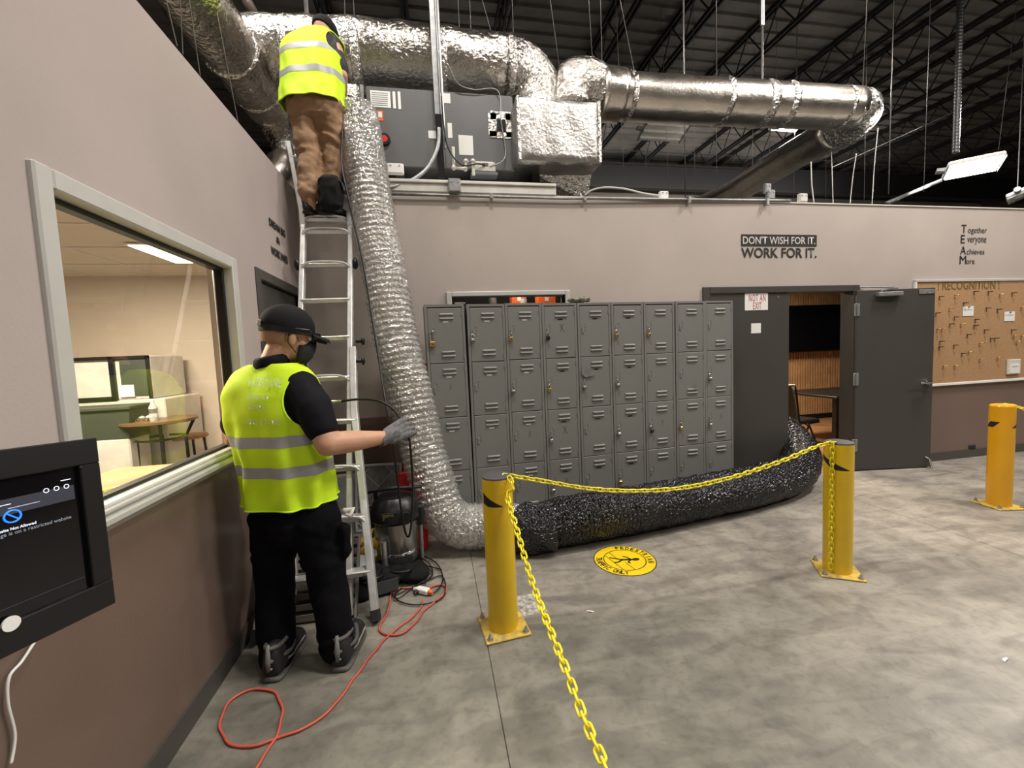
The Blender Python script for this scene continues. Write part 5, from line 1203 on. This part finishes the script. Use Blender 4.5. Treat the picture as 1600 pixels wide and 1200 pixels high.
s_ = P(292, 700, 4.6); t = thing('stool', 'dark stool standing behind the round break room table', 'stool', (s_.x, 4.62, 0)); sz = P(292, 680, 4.6).z
MB().tube([(0, 0, sz-.03), (0, 0, sz-.02), (0, 0, sz)], [.17, .18, .17], 24).build('seat', M_wood, t, .6)
for k in range(4):
    q = .8+k*PI/2; MB().tube([Vector((.14*math.cos(q), .14*math.sin(q), sz-.03)), Vector((.2*math.cos(q), .2*math.sin(q), 0))], .012, 6).build('leg', M_black, t)
a, b = P(100, 632, 4.4), P(231, 557, 4.4); e_ = P(177, 600, 4.4).x
t = thing('display_cooler', 'countertop display cooler with a dark framed glass front in the break room', 'cooler', ((a.x+b.x)/2, 4.4, 0)); O = t.location
zb_, zt_ = P(150, 628, 4.4).z, P(150, 558, 4.4).z
MB().bev((a.x-O.x-.3, .02, zb_), (b.x-O.x, .55, zt_), .01).build('cabinet', M_offwhite, t)
for q in ((a.x-O.x-.3, zb_, e_-O.x, zb_+.04), (a.x-O.x-.3, zt_-.03, b.x-O.x, zt_), (e_-O.x-.02, zb_, e_-O.x+.02, zt_), (b.x-O.x-.02, zb_, b.x-O.x, zt_)): MB().bev((q[0], -.01, q[1]), (q[2], .02, q[3]), .003).build('door_trim', M_black, t)
MB().box((e_-O.x+.06, .005, zb_+.04), (b.x-O.x-.03, .018, zt_-.03)).build('side_panel', M_greenbin, t); MB().box((e_-O.x+.04, .0, zb_+.03), (e_-O.x+.16, .004, zb_+.14)).build('notice', M_white, t)
MB().bev((a.x-O.x-.3, .0, 0), (b.x-O.x+.1, .6, zb_), .01).build('base_cabinet', M_offwhite, t)
a, b = P(108, 692, 4.05), P(174, 636, 4.05); t = thing('storage_bin', 'dark green storage bin in front of the display cooler', 'bin', ((a.x+b.x)/2, 4.2, 0)); hw = (b.x-a.x)/2+.12
MB().loft([[Vector((x*hw*s, y*.14*s, z)) for x, y in ((-1, -1), (1, -1), (1, 1), (-1, 1))] for s, z in ((.9, a.z), (1, b.z-.03))]).build('bin_body', M_greenbin, t); MB().bev((-hw*1.05, -.16, b.z-.03), (hw*1.05, .16, b.z), .006).build('bin_lid', M_greenbin, t); MB().bev((-hw*.9, -.13, 0), (hw*.9, .13, a.z-.001), .01).build('pedestal', M_offwhite, t)
q = P(252, 613, 5.045); t = thing('wall_outlet', 'white wall outlet with a black cord above the round break room table', 'outlet', (q.x, 5.05, q.z)); MB().bev((-.05, -.01, -.07), (.05, 0, .07), .003).build('cover_plate', M_white, t)
MB().tube(catmull([(0, -.02, 0), (-.06, -.05, -.03), (-.05, -.06, -.2), (.03, -.06, -.34), (-.03, -.06, -.40), (.0, -.05, -.6), (.0, -.04, -1.0)], 6), .009, 6).build('power_cord', M_black, t, True)
q = P(272, 613, 5.045); t = thing('wall_outlet', 'blank white wall plate right of the outlet in the break room', 'outlet', (q.x, 5.05, q.z)); MB().bev((-.05, -.01, -.05), (.05, 0, .05), .003).build('cover_plate', M_white, t)
for dx in (-.03, .03): MB().cyl((dx, -.01, 0), (dx, -.013, 0), .005, 6).build('plate_screw', M_steel, t)
t = thing('counter', 'light wood counter just inside the break room window', 'counter', (XL-T-.32, 2.0, 0)); MB().bev((-.3, -1.3, .90), (.315, .75, .94), .006).build('worktop', M_slat, t); MB().bev((-.27, -1.28, 0), (.3, .73, .90), .005).build('cabinet_front', M_offwhite, t)
q = Vector((XL-T-.22, 2.15, .94)); t = thing('cable_coil', 'small loop of yellow cable on the counter inside the window', 'cable', q)
MB().tube([(.09*math.cos(k*.5)+.01*k/10, .05*math.sin(k*.5)+.04*math.sin(k*.13), .008+.0006*k) for k in range(40)], .006, 6).build('wire', M_chain, t, True)
# ================================================================ MACHINES AND CLUTTER ON THE FLOOR
vc = G(624, 888); t = thing('vacuum_cleaner', 'black and chrome canister vacuum cleaner beside the clear duct', 'vacuum cleaner', vc, -.1); hz = .375
MB().tube([(0, 0, .07), (0, 0, .09), (0, 0, hz-.02), (0, 0, hz)], [.125, .14, .155, .155], 32).build('tank', mat('tank_metal', (.34, .33, .31), .25, metal=.85, var=.3, vscale=7), t, .6)
MB().tube([(0, 0, .15), (0, 0, .165)], .147, 32).build('tank_band', M_chrome, t, .6)
MB().tube([(0, 0, hz), (0, 0, hz+.02), (0, 0, hz+.06), (0, 0, hz+.13), (0, 0, hz+.165), (0, 0, hz+.17)], [.165, .178, .175, .15, .11, .05], 32).build('motor_head', M_black, t, .6)
for s in (-1, 1): MB().bev((s*.17-.03, -.04, hz-.06), (s*.17+.03, .04, hz+.09), .015).build('side_latch', M_black, t)
m = MB().tube(catmull([(-.13, -.0, hz+.14), (-.12, 0, hz+.20), (0, 0, hz+.215), (.12, 0, hz+.20), (.13, 0, hz+.14)], 6), .014, 10); m.build('carry_handle', M_black, t, True)
MB().tube([(-.2, -.03, hz+.20), (.02, -.04, hz+.225), (.2, -.03, hz+.22)], .010, 8).build('cord_hook', M_black, t, True)
MB().bev((-.075, -.166, hz+.035), (.04, -.155, hz+.095), .004, Matrix.Rotation(0, 4, 'X')).build('label', M_black, t)
MB().bev((-.055, -.170, hz+.045), (.02, -.165, hz+.085), .002).build('label_print', mat('dull_gold', (.10, .085, .02), .5), t)
MB().cyl((.09, -.14, hz+.05), (.10, -.17, hz+.05), .04, 20).build('hose_port', M_black, t, .6)
MB().tube([(0, 0, .03), (0, 0, .07)], [.17, .16], 28).build('base_ring', M_black, t, .6)
for q in range(4):
    a_ = .6+q*PI/2; c_ = Vector((.16*math.cos(a_), .16*math.sin(a_), .022)); MB().cyl(c_-Vector((.012, 0, 0)), c_+Vector((.012, 0, 0)), .022, 16).build('wheel', M_rubber, t, .6)
MB().tube([(-.06, -.16, .06), (-.06, -.165, .28)], .022, 12).build('spray_bottle_holder', M_steel, t, .6)
MB().tube([(.17, -.02, .08), (.175, -.02, .36)], .012, 8).build('side_post', M_galv, t)
# hose coil
hc = G(572, 905); t = thing('vacuum_hose', 'yellow ribbed hose coiled behind the right ladder rail', 'hose', hc); O = t.location
hp = [P(592, 822, 3.16), P(577, 838, 3.14), P(562, 850, 3.1), P(548, 862, 3.06), P(540, 885, 3.05), P(556, 905, 3.02), P(578, 903, 2.98), P(590, 882, 2.95), P(597, 862, 2.93), P(590, 850, 2.92), P(578, 853, 2.95), P(566, 866, 3.0)]
ribbed('hose_body', hp, .029, .016, .004, M_hose, t, n=16, sub=4, crink=0, origin=O)
hp = [P(625, 838, 3.12), P(612, 850, 3.14), P(600, 856, 3.16), P(585, 850, 3.2)]
ribbed('hose_end', hp, .030, .016, .004, M_hose, t, n=16, sub=4, crink=0, origin=O)
t = thing('bucket', 'small grey bucket behind the right ladder rail', 'bucket', G(560, 912)); MB().tube([(0, 0, 0), (0, 0, .15), (0, 0, .155), (0, 0, .15), (0, 0, .02)], [.07, .09, .095, .086, .066], 24).build('bucket_body', mat('bucket_grey', (.36, .38, .40), .4), t, .6); MB().tube(catmull([(-.09, 0, .15), (-.06, -.07, .12), (.06, -.07, .12), (.09, 0, .15)], 5), .003, 6).build('bucket_handle', M_steel, t)
def sack(label, c, dims, rz, seed, nm='tool_bag', mt=M_blackm):
    t = thing(nm, label, 'bag', c, rz); m = MB(); m.bev((-dims[0], -dims[1], .0), (dims[0], dims[1], dims[2]), .04); m.sph((0, 0, dims[2]*.7), (dims[0]*.8, dims[1]*.8, dims[2]*.5))
    remesh('bag_body', m, mt, t, .012, 5, .03, 7, seed)
    MB().tube(catmull([(-dims[0]*.5, 0, dims[2]*1.0), (-dims[0]*.3, -dims[1]*.9, dims[2]*1.15), (dims[0]*.3, -dims[1]*.9, dims[2]*1.1), (dims[0]*.5, 0, dims[2]*1.0)], 6), .010, 6).build('bag_strap', M_black, t, True)
    return t
b_ = sack('black tool bag lying behind the ladder foot', G(583, 932)+Vector((-.03, .10, 0)), (.17, .15, .12), .3, 3); MB().bev((.02, -.155, .02), (.15, -.145, .11), .005).build('bag_pocket', mat('pocket_grey', (.05, .055, .055), .8), b_)
sack('black cloth bag in front of the vacuum cleaner', G(630, 905)+Vector((.0, .0, 0)), (.17, .10, .09), -.1, 8, 'cloth_bag')
# filters leaning on the wall
fx0, fx1 = P(549, 730, 3.75).x, P(624, 723, 3.75).x; fh = P(624, 722, 3.82).z
t = thing('air_filter', 'pleated air filter with a wire lattice leaning on the wall behind the vacuum', 'filter', ((fx0+fx1)/2, 3.74, 0)); t.rotation_euler = (-.16, .02, -.03); hwF = (fx1-fx0)/2; fh_ = fh/math.cos(.16)
for q in ((-hwF, 0, -hwF+.02, fh_), (hwF-.02, 0, hwF, fh_), (-hwF, 0, hwF, .02), (-hwF, fh_-.02, hwF, fh_)): MB().bev((q[0], -.02, q[1]), (q[2], .01, q[3]), .002).build('card_frame', M_card, t)
rings = []; n = 44
for z in (.015, fh_-.015): rings.append([Vector((-hwF+.015+(2*hwF-.03)*i/n, -.012 if i % 2 else .0, z)) for i in range(n+1)]+[Vector((hwF-.015-(2*hwF-.03)*i/n, .008, z)) for i in range(n+1)])
MB().loft(rings).build('pleats', M_filter, t)
for k in range(5):
    for s in (-1, 1):
        z0 = -.3+k*.24; pts = []
        for j in range(30):
            x = -hwF+.02+(2*hwF-.04)*j/29; z = z0+(x+hwF)*1.0 if s > 0 else z0+(hwF-x)*1.0
            if .02 < z < fh_-.02: pts.append((x, -.016, z))
        if len(pts) > 2: MB().tube([pts[0], pts[-1]], .004, 5).build('lattice_wire', M_card, t)
t = thing('air_filter', 'second grey air filter standing behind the ladder to the left', 'filter', (fx0-.17, 3.80, 0)); t.rotation_euler = (-.12, 0, .02)
MB().bev((-.25, -.012, .0), (.25, .012, .50), .004).build('card_frame', M_card, t); MB().box((-.23, -.016, .02), (.23, -.012, .48)).build('pleats', M_filter, t)
# slatted vent panel behind the legs
a, b = G(447, 990), G(545, 978); t = thing('vent_panel', 'grey slatted vent panel leaning behind the lower ladder rungs', 'vent panel', (a+b)/2+Vector((0, .06, 0))); t.rotation_euler = (-.55, 0, -.02)
M_vp = mat('dusty_metal', (.27, .25, .225), .5, metal=.3, var=.25, vscale=6); M_vpd = mat('dusty_metal_dark', (.05, .045, .04), .7)
MB().box((-.2, .012, 0), (.2, .02, .46)).build('back_sheet', M_vpd, t)
for x in (-.2, .185): MB().bev((x, -.01, 0), (x+.015, .012, .46), .002).build('side_frame', M_vp, t)
for k in range(8): MB().bev((-.185, -.004, 0), (.185, .002, .036), .001, Matrix.Translation((0, 0, .02+k*.056))@Matrix.Rotation(.5, 4, 'X')).build('slat', M_vp, t)
# red objects behind the clear duct
a = P(664, 568, 3.62); t = thing('orange_panel', 'tall orange-red board standing between the clear duct and the lockers', 'board', (a.x-.09, 3.62, 0)); MB().bev((-.14, -.01, .02), (.135, .01, a.z), .006).build('board', M_orange, t); MB().bev((-.14, -.02, 0), (.135, .02, .02), .004).build('foot_strip', M_red, t)
a = P(650, 812, 3.2); t = thing('gas_can', 'red plastic can between the vacuum cleaner and the clear duct', 'can', (a.x-.02, 3.3, 0)); m = MB(); m.bev((-.10, -.10, .0), (.10, .10, .28), .03)
m.build('can_body', M_red, t, .7); MB().tube([(-.05, 0, .27), (-.05, 0, .34), (.04, 0, .36), (.07, 0, .29)], .014, 8).build('can_handle', M_red, t, True); MB().cyl((.05, 0, .27), (.05, 0, .31), .025, 14).build('can_cap', M_black, t)
MB().bev((-.1, -.015, .36), (.08, .015, .62), .01).build('spout_board', M_red, t)
# ---- electric cords
def cord(nm, label, px, r, mt, z=.006, wob=0, cat='cord'):
    pts = [G(x, y, z) for x, y in px]; pts = catmull(pts, 8); O = pts[0].copy(); t = thing(nm, label, cat, (O.x, O.y, 0)); O.z = 0
    q = resample(pts, .012); L = len(q)
    if wob: q = [p+Vector((math.sin(i*.55)*wob, math.cos(i*.55)*wob*.6, abs(math.sin(i*.275))*wob)) for i, p in enumerate(q)]
    MB().tube([p-O for p in q], r, 8).build('wire', mt, t, True); return t
c1 = cord('extension_cord', 'long salmon coloured extension cord looping over the floor to the lower edge of the photo', [(390, 1215), (415, 1178), (434, 1145), (441, 1112), (432, 1085), (410, 1077), (382, 1081), (356, 1100), (344, 1130), (352, 1156), (374, 1167), (405, 1164), (440, 1151), (480, 1136), (520, 1105), (552, 1062), (582, 1022), (610, 991), (640, 968), (656, 952), (661, 938)], .0055, M_cord, wob=.0025)
c2 = cord('extension_cord', 'short salmon coloured cord looping from the white power tap around the ladder foot', [(652, 925), (640, 919), (626, 920), (612, 929), (606, 955), (594, 978), (594, 987), (608, 992), (628, 990), (648, 974), (664, 953), (684, 937), (697, 924), (694, 915), (680, 915), (669, 920)], .0055, M_cord, z=.008, wob=.0018)
for k, (px, lab) in enumerate((([(690, 890), (660, 884), (628, 893), (610, 915), (612, 930), (640, 920), (672, 905), (690, 900), (696, 915), (690, 935), (655, 945), (625, 940), (618, 928), (640, 912), (668, 912)], 'black cable coiled widest around the white power tap'), ([(650, 870), (668, 878), (676, 893), (668, 905), (640, 900), (620, 888), (626, 875), (655, 868), (682, 880), (692, 905), (680, 925), (664, 925)], 'black cable looping in front of the vacuum cleaner'), ([(655, 890), (640, 885), (620, 905), (613, 925), (622, 935), (650, 915), (676, 898), (663, 884)], 'black cable in small loops left of the white power tap'))):
    cord('power_cable', lab, px, .0042, M_black, z=.012+.004*k, cat='cable')
q = G(661, 928); t = thing('power_tap', 'white three-way power tap with plugs on the floor', 'power tap', q, -.6)
MB().bev((-.045, -.022, .008), (.045, .022, .04), .006).build('tap_body', M_white, t); MB().tube([(.045, 0, .024), (.075, 0, .022)], [.016, .009], 10).build('orange_plug', M_orange, t, .6)
MB().tube([(-.03, -.022, .024), (-.03, -.05, .022)], [.014, .009], 10).build('black_plug', M_black, t, .6); MB().tube([(-.045, 0, .024), (-.07, 0, .02)], [.014, .009], 10).build('white_plug', M_white, t, .6)
# ---- cable and tool in the worker's hands
hw_ = P(632, 668, 2.40)
pts = [P(534, 627, 2.66), P(560, 624, 2.62), P(590, 626, 2.55), P(612, 637, 2.48), P(626, 655, 2.43), hw_, P(640, 692, 2.42), P(644, 735, 2.5), P(645, 780, 2.6), P(643, 815, 2.7), P(639, 838, 2.74), P(633, 830, 2.76), P(626, 790, 2.74), P(620, 740, 2.72), P(613, 690, 2.72), P(606, 650, 2.74), P(600, 615, 2.8), P(592, 560, 2.95), P(580, 488, 3.1), P(567, 410, 3.2), P(551, 339, 3.3), P(540, 290, 3.35), P(534, 250, 3.45), P(536, 190, 3.6), P(539, 165, 3.72)]
O = G(640, 900); t = thing('drive_cable', 'black flexible brush cable hanging from the upper worker and held by the lower worker', 'cable', (hw_.x, hw_.y, 0)); O = t.location
MB().tube([p-O for p in resample(catmull(pts, 10), .012)], .0072, 8).build('cable_sheath', M_black, t, True)
pa = P(505, 625, 2.68); pb = P(517, 627, 2.67); pc = P(534, 627, 2.66); t = thing('hand_tool', 'black hand tool with a chrome chuck held in front of the lower worker', 'tool', pa)
d = (pb-pa); MB().tube([Vector((0, 0, 0))-d*1.2, Vector((0, 0, 0)), d*.7, d], [.022, .026, .026, .016], 16).build('tool_body', M_black, t, .7); MB().tube([d, d*1.4, pc-pa-d*.4, pc-pa], [.009, .008, .006, .009], 12).build('chuck', M_chrome, t, .6)
# ================================================================ HIGH LEVEL DETAILS
def hang(nm, label, pts, r, mt, cat, group=None, part='rod', n=8):
    O = Vector(pts[-1]); t = thing(nm, label, cat, O, 0, group); MB().tube([Vector(p)-O for p in pts], r, n).build(part, mt, t, True); return t
def up_to(p, z=7.4, dx=0): return Vector((p.x+dx, p.y, z))
q = P(685, 180, UY-.06); t = thing('strut_hanger', 'upright steel channel hanging from the roof in front of the grey unit', 'hanger', q)
m = MB(); m.box((-.03, -.02, 0), (-.022, .02, 7.4-q.z)); m.box((.022, -.02, 0), (.03, .02, 7.4-q.z)); m.box((-.03, .015, 0), (.03, .02, 7.4-q.z)); m.build('channel', M_galv, t); MB().cyl((.045, -.01, -.3), (.045, -.01, 7.4-q.z), .012, 8).build('side_conduit', M_steel, t); MB().box((-.03, -.02, -.6), (.03, .0, 0)).build('channel_foot', M_blackm, t)
q = P(481, 45, 4.4); hang('hanger_rod', 'steel pipe hanger above the upper worker', [up_to(q), q], .02, M_galv, 'hanger')
q = P(1191, 125, 4.45); t = hang('hanger_rod', 'bright steel hanger over the long slim duct', [up_to(q), q], .012, M_steel, 'hanger'); MB().box((-.022, -.01, .6), (.022, .01, 7.4-q.z)).build('strap', M_galv, t)
q = P(1493, 240, 5.4); t = thing('light_conduit', 'thick dark spiral conduit dropping from the roof to the bright lamp', 'conduit', q); O = q
ribbed('conduit_sleeve', [Vector((0, 0, 7.32-q.z)), Vector((0, 0, 2.4)), Vector((0, 0, 1)), Vector((0, 0, 0))], .045, .05, .008, M_galv if False else mat('dark_conduit', (.09, .09, .09), .35, metal=.5), t, n=14, sub=4, crink=0)
wires = [(540, 50, 4.4, .1), (555, 50, 4.4, .02), (719, 70, 4.5, 0), (737, 70, 4.5, 0), (773, 70, 4.5, -.7), (803, 72, 4.5, 0), (874, 105, 4.9, -.3), (926, 100, 4.8, -.1), (941, 110, 4.45, 0), (992, 116, 4.45, -.6), (1070, 118, 4.45, 0), (1120, 127, 4.45, 0), (1348, 140, 4.45, .1)]
WL = ['slanting thin wire just right of the upper worker, on the wide foil duct', 'second thin wire right of the upper worker, on the wide foil duct', 'thin wire right of the steel channel, on the wide foil duct', 'second thin wire right of the steel channel on the wide foil duct', 'strongly slanting thin wire near the right end of the wide foil duct', 'upright thin wire at the bend of the wide foil duct', 'thin wire dropping between the two foil duct elbows', 'thin wire just right of the riser elbow', 'thin wire at the left collar of the long slim duct', 'slanting thin wire meeting the long slim duct right of its collar', 'upright thin wire on the left half of the long slim duct', 'upright thin wire on the slim duct left of the bright hanger', 'thin wire at the right end of the long slim duct']
for k, (x, y, Y, dx) in enumerate(wires):
    q = P(x, y, Y); hang('hanger_wire', WL[k], [up_to(q, dx=dx), q], .004, M_wire, 'wire', 'wires holding the foil ducts', 'wire', 5)
wires2 = [(976, 295, 6, -.1), (1045, 298, 7, -.1), (1071, 310, 5, 0), (1086, 310, 6.5, 0), (1120, 312, 7, 0), (1175, 312, 7.5, .05), (1290, 312, 8, 0), (1350, 315, 6, 0), (1388, 303, 5.2, .03), (1443, 300, 5.2, .04), (1560, 235, 6, .3), (940, 290, 8, 0), (1010, 300, 9, 0), (1200, 300, 9, .1), (1240, 310, 7, .05)]
WL2 = ['thin wire below the slim duct, right of the plenum', 'thin wire passing behind the dim grey lamp', 'thicker thin wire right of the dim grey lamp', 'second thin wire right of the dim grey lamp', 'thin wire behind the far duct run, at its lower end', 'thin wire passing behind the middle of the far duct run', 'thin wire behind the thick white strap', 'far thin wire right of the hanging pale cords', 'long upright wire between far duct elbow and spiral conduit', 'long upright wire just left of the dark spiral conduit', 'thin wire hanging above the bright lamp', 'far wire close beside the plenum', 'far wire above the white outlet box', 'far wire behind the galvanized boxes', 'far wire above the pale square box']
for k, (x, y, Y, dx) in enumerate(wires2):
    q = P(x, y, Y); q.z = max(q.z, 2.99); hang('hanger_wire', WL2[k], [up_to(q, dx=dx), q], .004+(.003 if x in (1388, 1071) else 0), M_wire, 'wire', 'wires hanging behind the back wall', 'wire', 5)
for wlab, (xa, ya, xb, yb, Y) in zip(('first thin wire over the left wall, nearest the top of the photo', 'second thin wire over the left wall from the top', 'third thin wire over the left wall from the top', 'lowest thin wire over the left wall, nearest the ladder'), ((265, 22, 277, 72, 2.6), (284, 47, 286, 85, 2.7), (306, 70, 313, 118, 2.8), (360, 128, 372, 190, 3.2))):
    qa, qb = P(xa, ya, Y+.4), P(xb, yb, Y+.4); dd = (qa-qb).normalized(); hang('hanger_wire', wlab, [qb+dd*2.2, qb], .003, M_wire, 'wire', 'wires over the left wall', 'wire', 5)
for k, (pts, w_) in enumerate((([(1267, 253), (1268, 285), (1270, 305), (1276, 318)], .007), ([(1299, 237), (1300, 270), (1303, 316)], .005), ([(1338, 240), (1332, 280), (1325, 315)], .005), ([(1372, 200), (1366, 260), (1361, 316)], .005))):
    P_ = [P(x, y, 4.6+.1*k) for x, y in pts]; P_[-1].z = H+.02
    hang('strap', ['thick white strap hanging below the far duct elbow', 'thin pale cord hanging right of the thick white strap', 'slanting pale cord hanging from the far duct elbow', 'rightmost pale cord hanging from the far duct elbow'][k], catmull(P_, 6), w_, M_pvc, 'strap')
hang('guy_wire', 'long thin cable slanting down across the dark roof space at right', [P(1600, 125, 6), P(1300, 262, 6.5)], .008, M_wire, 'wire')
hang('pipe_run', 'dark pipe slanting down behind the back wall near the bright lamp', [P(1470, 282, 6), P(1385, 318, 5.0)], .03, mat('dark_pipe', (.06, .06, .06), .5), 'pipe')
q = P(420, 40, 5); hang('roof_pipe', 'dark brown pipe high behind the left foil duct', [P(385, 0, 5), P(408, 40, 5.2)], .05, mat('brown_pipe', (.08, .06, .05), .5), 'pipe')
# lamps
def lamp(label, c, dims, yaw, pitch, on=True, power=30, tubes=3):
    t = thing('industrial_lamp', label, 'lamp', c); t.rotation_euler = (pitch, 0, yaw); L, W_ = dims
    MB().bev((-L/2, -W_/2, 0), (L/2, W_/2, .07), .015).build('housing', M_galv if False else M_white, t)
    for k in range(tubes):
        y = -W_/2+W_*(k+.5)/tubes; MB().cyl((-L/2+.03, y, -.012), (L/2-.03, y, -.012), .022, 10).build('lamp_tube', M_lampon if on else M_offwhite, t, .7)
    MB().cyl((-L/2-.1, 0, .06), (-L/2, 0, .04), .045, 12).build('end_box', M_galv, t)
    mi = t.rotation_euler.to_matrix().inverted()
    if not on or power < 40:
        for x in (-L*.4, L*.4): MB().tube([Vector((x, 0, .07)), Vector((x, 0, .07))+mi@Vector((0, 0, 7.4-c[2]))], .005, 5).build('hanging_wire', M_wire, t)
    for x in (-L/2, L/2-.004): MB().box((x, -W_/2, -.035), (x+.004, W_/2, 0)).build('end_plate', M_galv, t)
    if on:
        l = bpy.data.lights.new('lamp_light', 'AREA'); l.energy = power; l.shape = 'RECTANGLE'; l.size = L; l.size_y = W_; l.color = (1, .96, .9)
        o = bpy.data.objects.new('lamp_light', l); COL.objects.link(o); o.parent = t; o.location = (0, 0, -.05)
    return t
q = P(1520, 262, 5.3); lamp('blazing bright lamp hanging behind the back wall at right', q, (.62, .36), -.75, -.35, True, 60, 4)
q = P(1231, 193, 7.0); lamp('small bright lamp under the long slim duct', q, (.55, .35), 0, -.45, True, 30, 3); MB().box((-.32, -.02, .07), (.32, .02, .09)).build('bracket', M_steel, bpy.data.objects[q and [o.name for o in bpy.data.objects if o.name.startswith('industrial_lamp')][-1]])
q = P(1037, 206, 8.5); lamp('dim grey unlit lamp far behind the right duct', q, (1.0, .5), 0, -.35, False, 0, 3)
q = P(1592, 306, 6.2); lamp('pale lamp housing cut by the right edge of the photo just above the wall', q, (.5, .3), .5, -.3, False, 0, 2)
# conduit and boxes on the wall top
def jbox(label, px, py, Y, s, mt, nm='junction_box'):
    q = P(px, py, Y); t = thing(nm, label, 'box', q); MB().bev((-s[0], -.04, -s[1]), (s[0], .0, s[1]), .005).build('box_body', mt, t)
    MB().bev((-s[0]*.85, -.046, -s[1]*.85), (s[0]*.85, -.04, s[1]*.85), .002).build('cover', mt, t)
    for dx in (-.5, .5): MB().cyl((s[0]*dx, -.05, s[1]*.5), (s[0]*dx, -.046, s[1]*.5), .008, 8).build('screw', M_steel, t)
    return t
jbox('galvanized junction box on the platform edge under the grey unit', 710, 292, D-.03, (.055, .06), M_galv)
jbox('white outlet box on top of the back wall right of the plenum', 1035, 307, D+.05, (.045, .04), M_white)
jbox('galvanized box on top of the back wall under the far duct', 1201, 306, D+.05, (.045, .05), M_galv)
jbox('pale square box on top of the back wall right of the galvanized one', 1251, 311, D+.05, (.05, .045), M_offwhite)
jbox('small upper galvanized box behind the far duct end', 1196, 296, D+.06, (.035, .05), M_galv)
jbox('small white sensor box at the lower left of the grey unit', 618, 266, UY-.1, (.075, .045), M_white, 'sensor_box')
m = thing('wall_conduit', 'thin grey conduit running along the top of the back wall', 'conduit', (1.0, D-.03, H-.02)); MB().tube([(-1.9, 0, .0), (0.3, 0, .0), (.6, .0, .01), (2.8, .02, .045)], .013, 8).build('pipe', M_galv, m, True)
for x in (-1.4, -.4, .5, 1.6, 2.5): MB().bev((x-.015, -.02, -.02), (x+.015, .02, .02 if x < 1 else .05), .004).build('pipe_clip', M_steel, m)
hang('flexible_conduit', 'grey flexible conduit curving from the hanging channel down to the platform', catmull([P(686, 200, UY-.1), P(684, 230, UY-.12), P(670, 260, UY-.15), P(648, 279, UY-.2), P(622, 290, UY-.22), P(604, 293, UY-.25)], 8), .017, M_galv, 'conduit')
hang('white_cable', 'white cable arcing over the wall top right of the plenum', catmull([P(913, 305, 4.2), P(925, 297, 4.2), P(945, 293, 4.2), P(975, 295, 4.15), P(1005, 302, 4.1), P(1032, 306, 4.0)], 8), .010, M_pvc, 'cable')
pt = [P(708, 230, UY-.08), P(709, 262, UY-.08), P(727, 264, UY-.08), P(728, 252, UY-.08), P(739, 252, UY-.08), P(740, 274, UY-.08)]
t = thing('drain_pipe', 'cream plastic trap pipe under the grey unit', 'pipe', pt[-1]); O = pt[-1]
MB().tube([p-O for p in pt], .016, 10).build('pipe', M_pvc, t, .8)
for k in (1, 2, 3, 4): MB().sph(pt[k]-O, .023, n=12, m=8).build('elbow_fitting', M_pvc, t, True)
q = P(756, 272, UY-.02); t = thing('condensate_pump', 'cream boxed pump under the right half of the grey unit', 'pump', q); MB().bev((-.11, -.05, -.0), (.11, .05, .10), .012).build('pump_body', M_pvc, t); MB().bev((-.13, -.06, -.03), (.13, .06, 0), .005).build('pump_tray', mat('tray_slate', (.12, .14, .16), .5), t); MB().box((-.02, -.052, .05), (.04, -.05, .08)).build('rating_plate', M_hvac, t)
hang('thermostat_wire', 'thin wire looping down the right half of the grey unit', catmull([P(700, 100, UY-.1), P(715, 130, UY-.05), P(740, 140, UY-.03), P(778, 142, UY-.03), P(783, 190, UY-.03), P(790, 235, UY-.03), P(785, 252, UY-.05), P(765, 260, UY-.08)], 8), .005, M_galv, 'wire')
hang('control_wire', 'black wire hanging down over the middle strip of the grey unit', catmull([P(690, 150, UY-.08), P(694, 200, UY-.08), P(702, 235, UY-.1), P(722, 258, UY-.12), P(745, 256, UY-.1), P(758, 258, UY-.08)], 8), .007, M_black, 'wire')
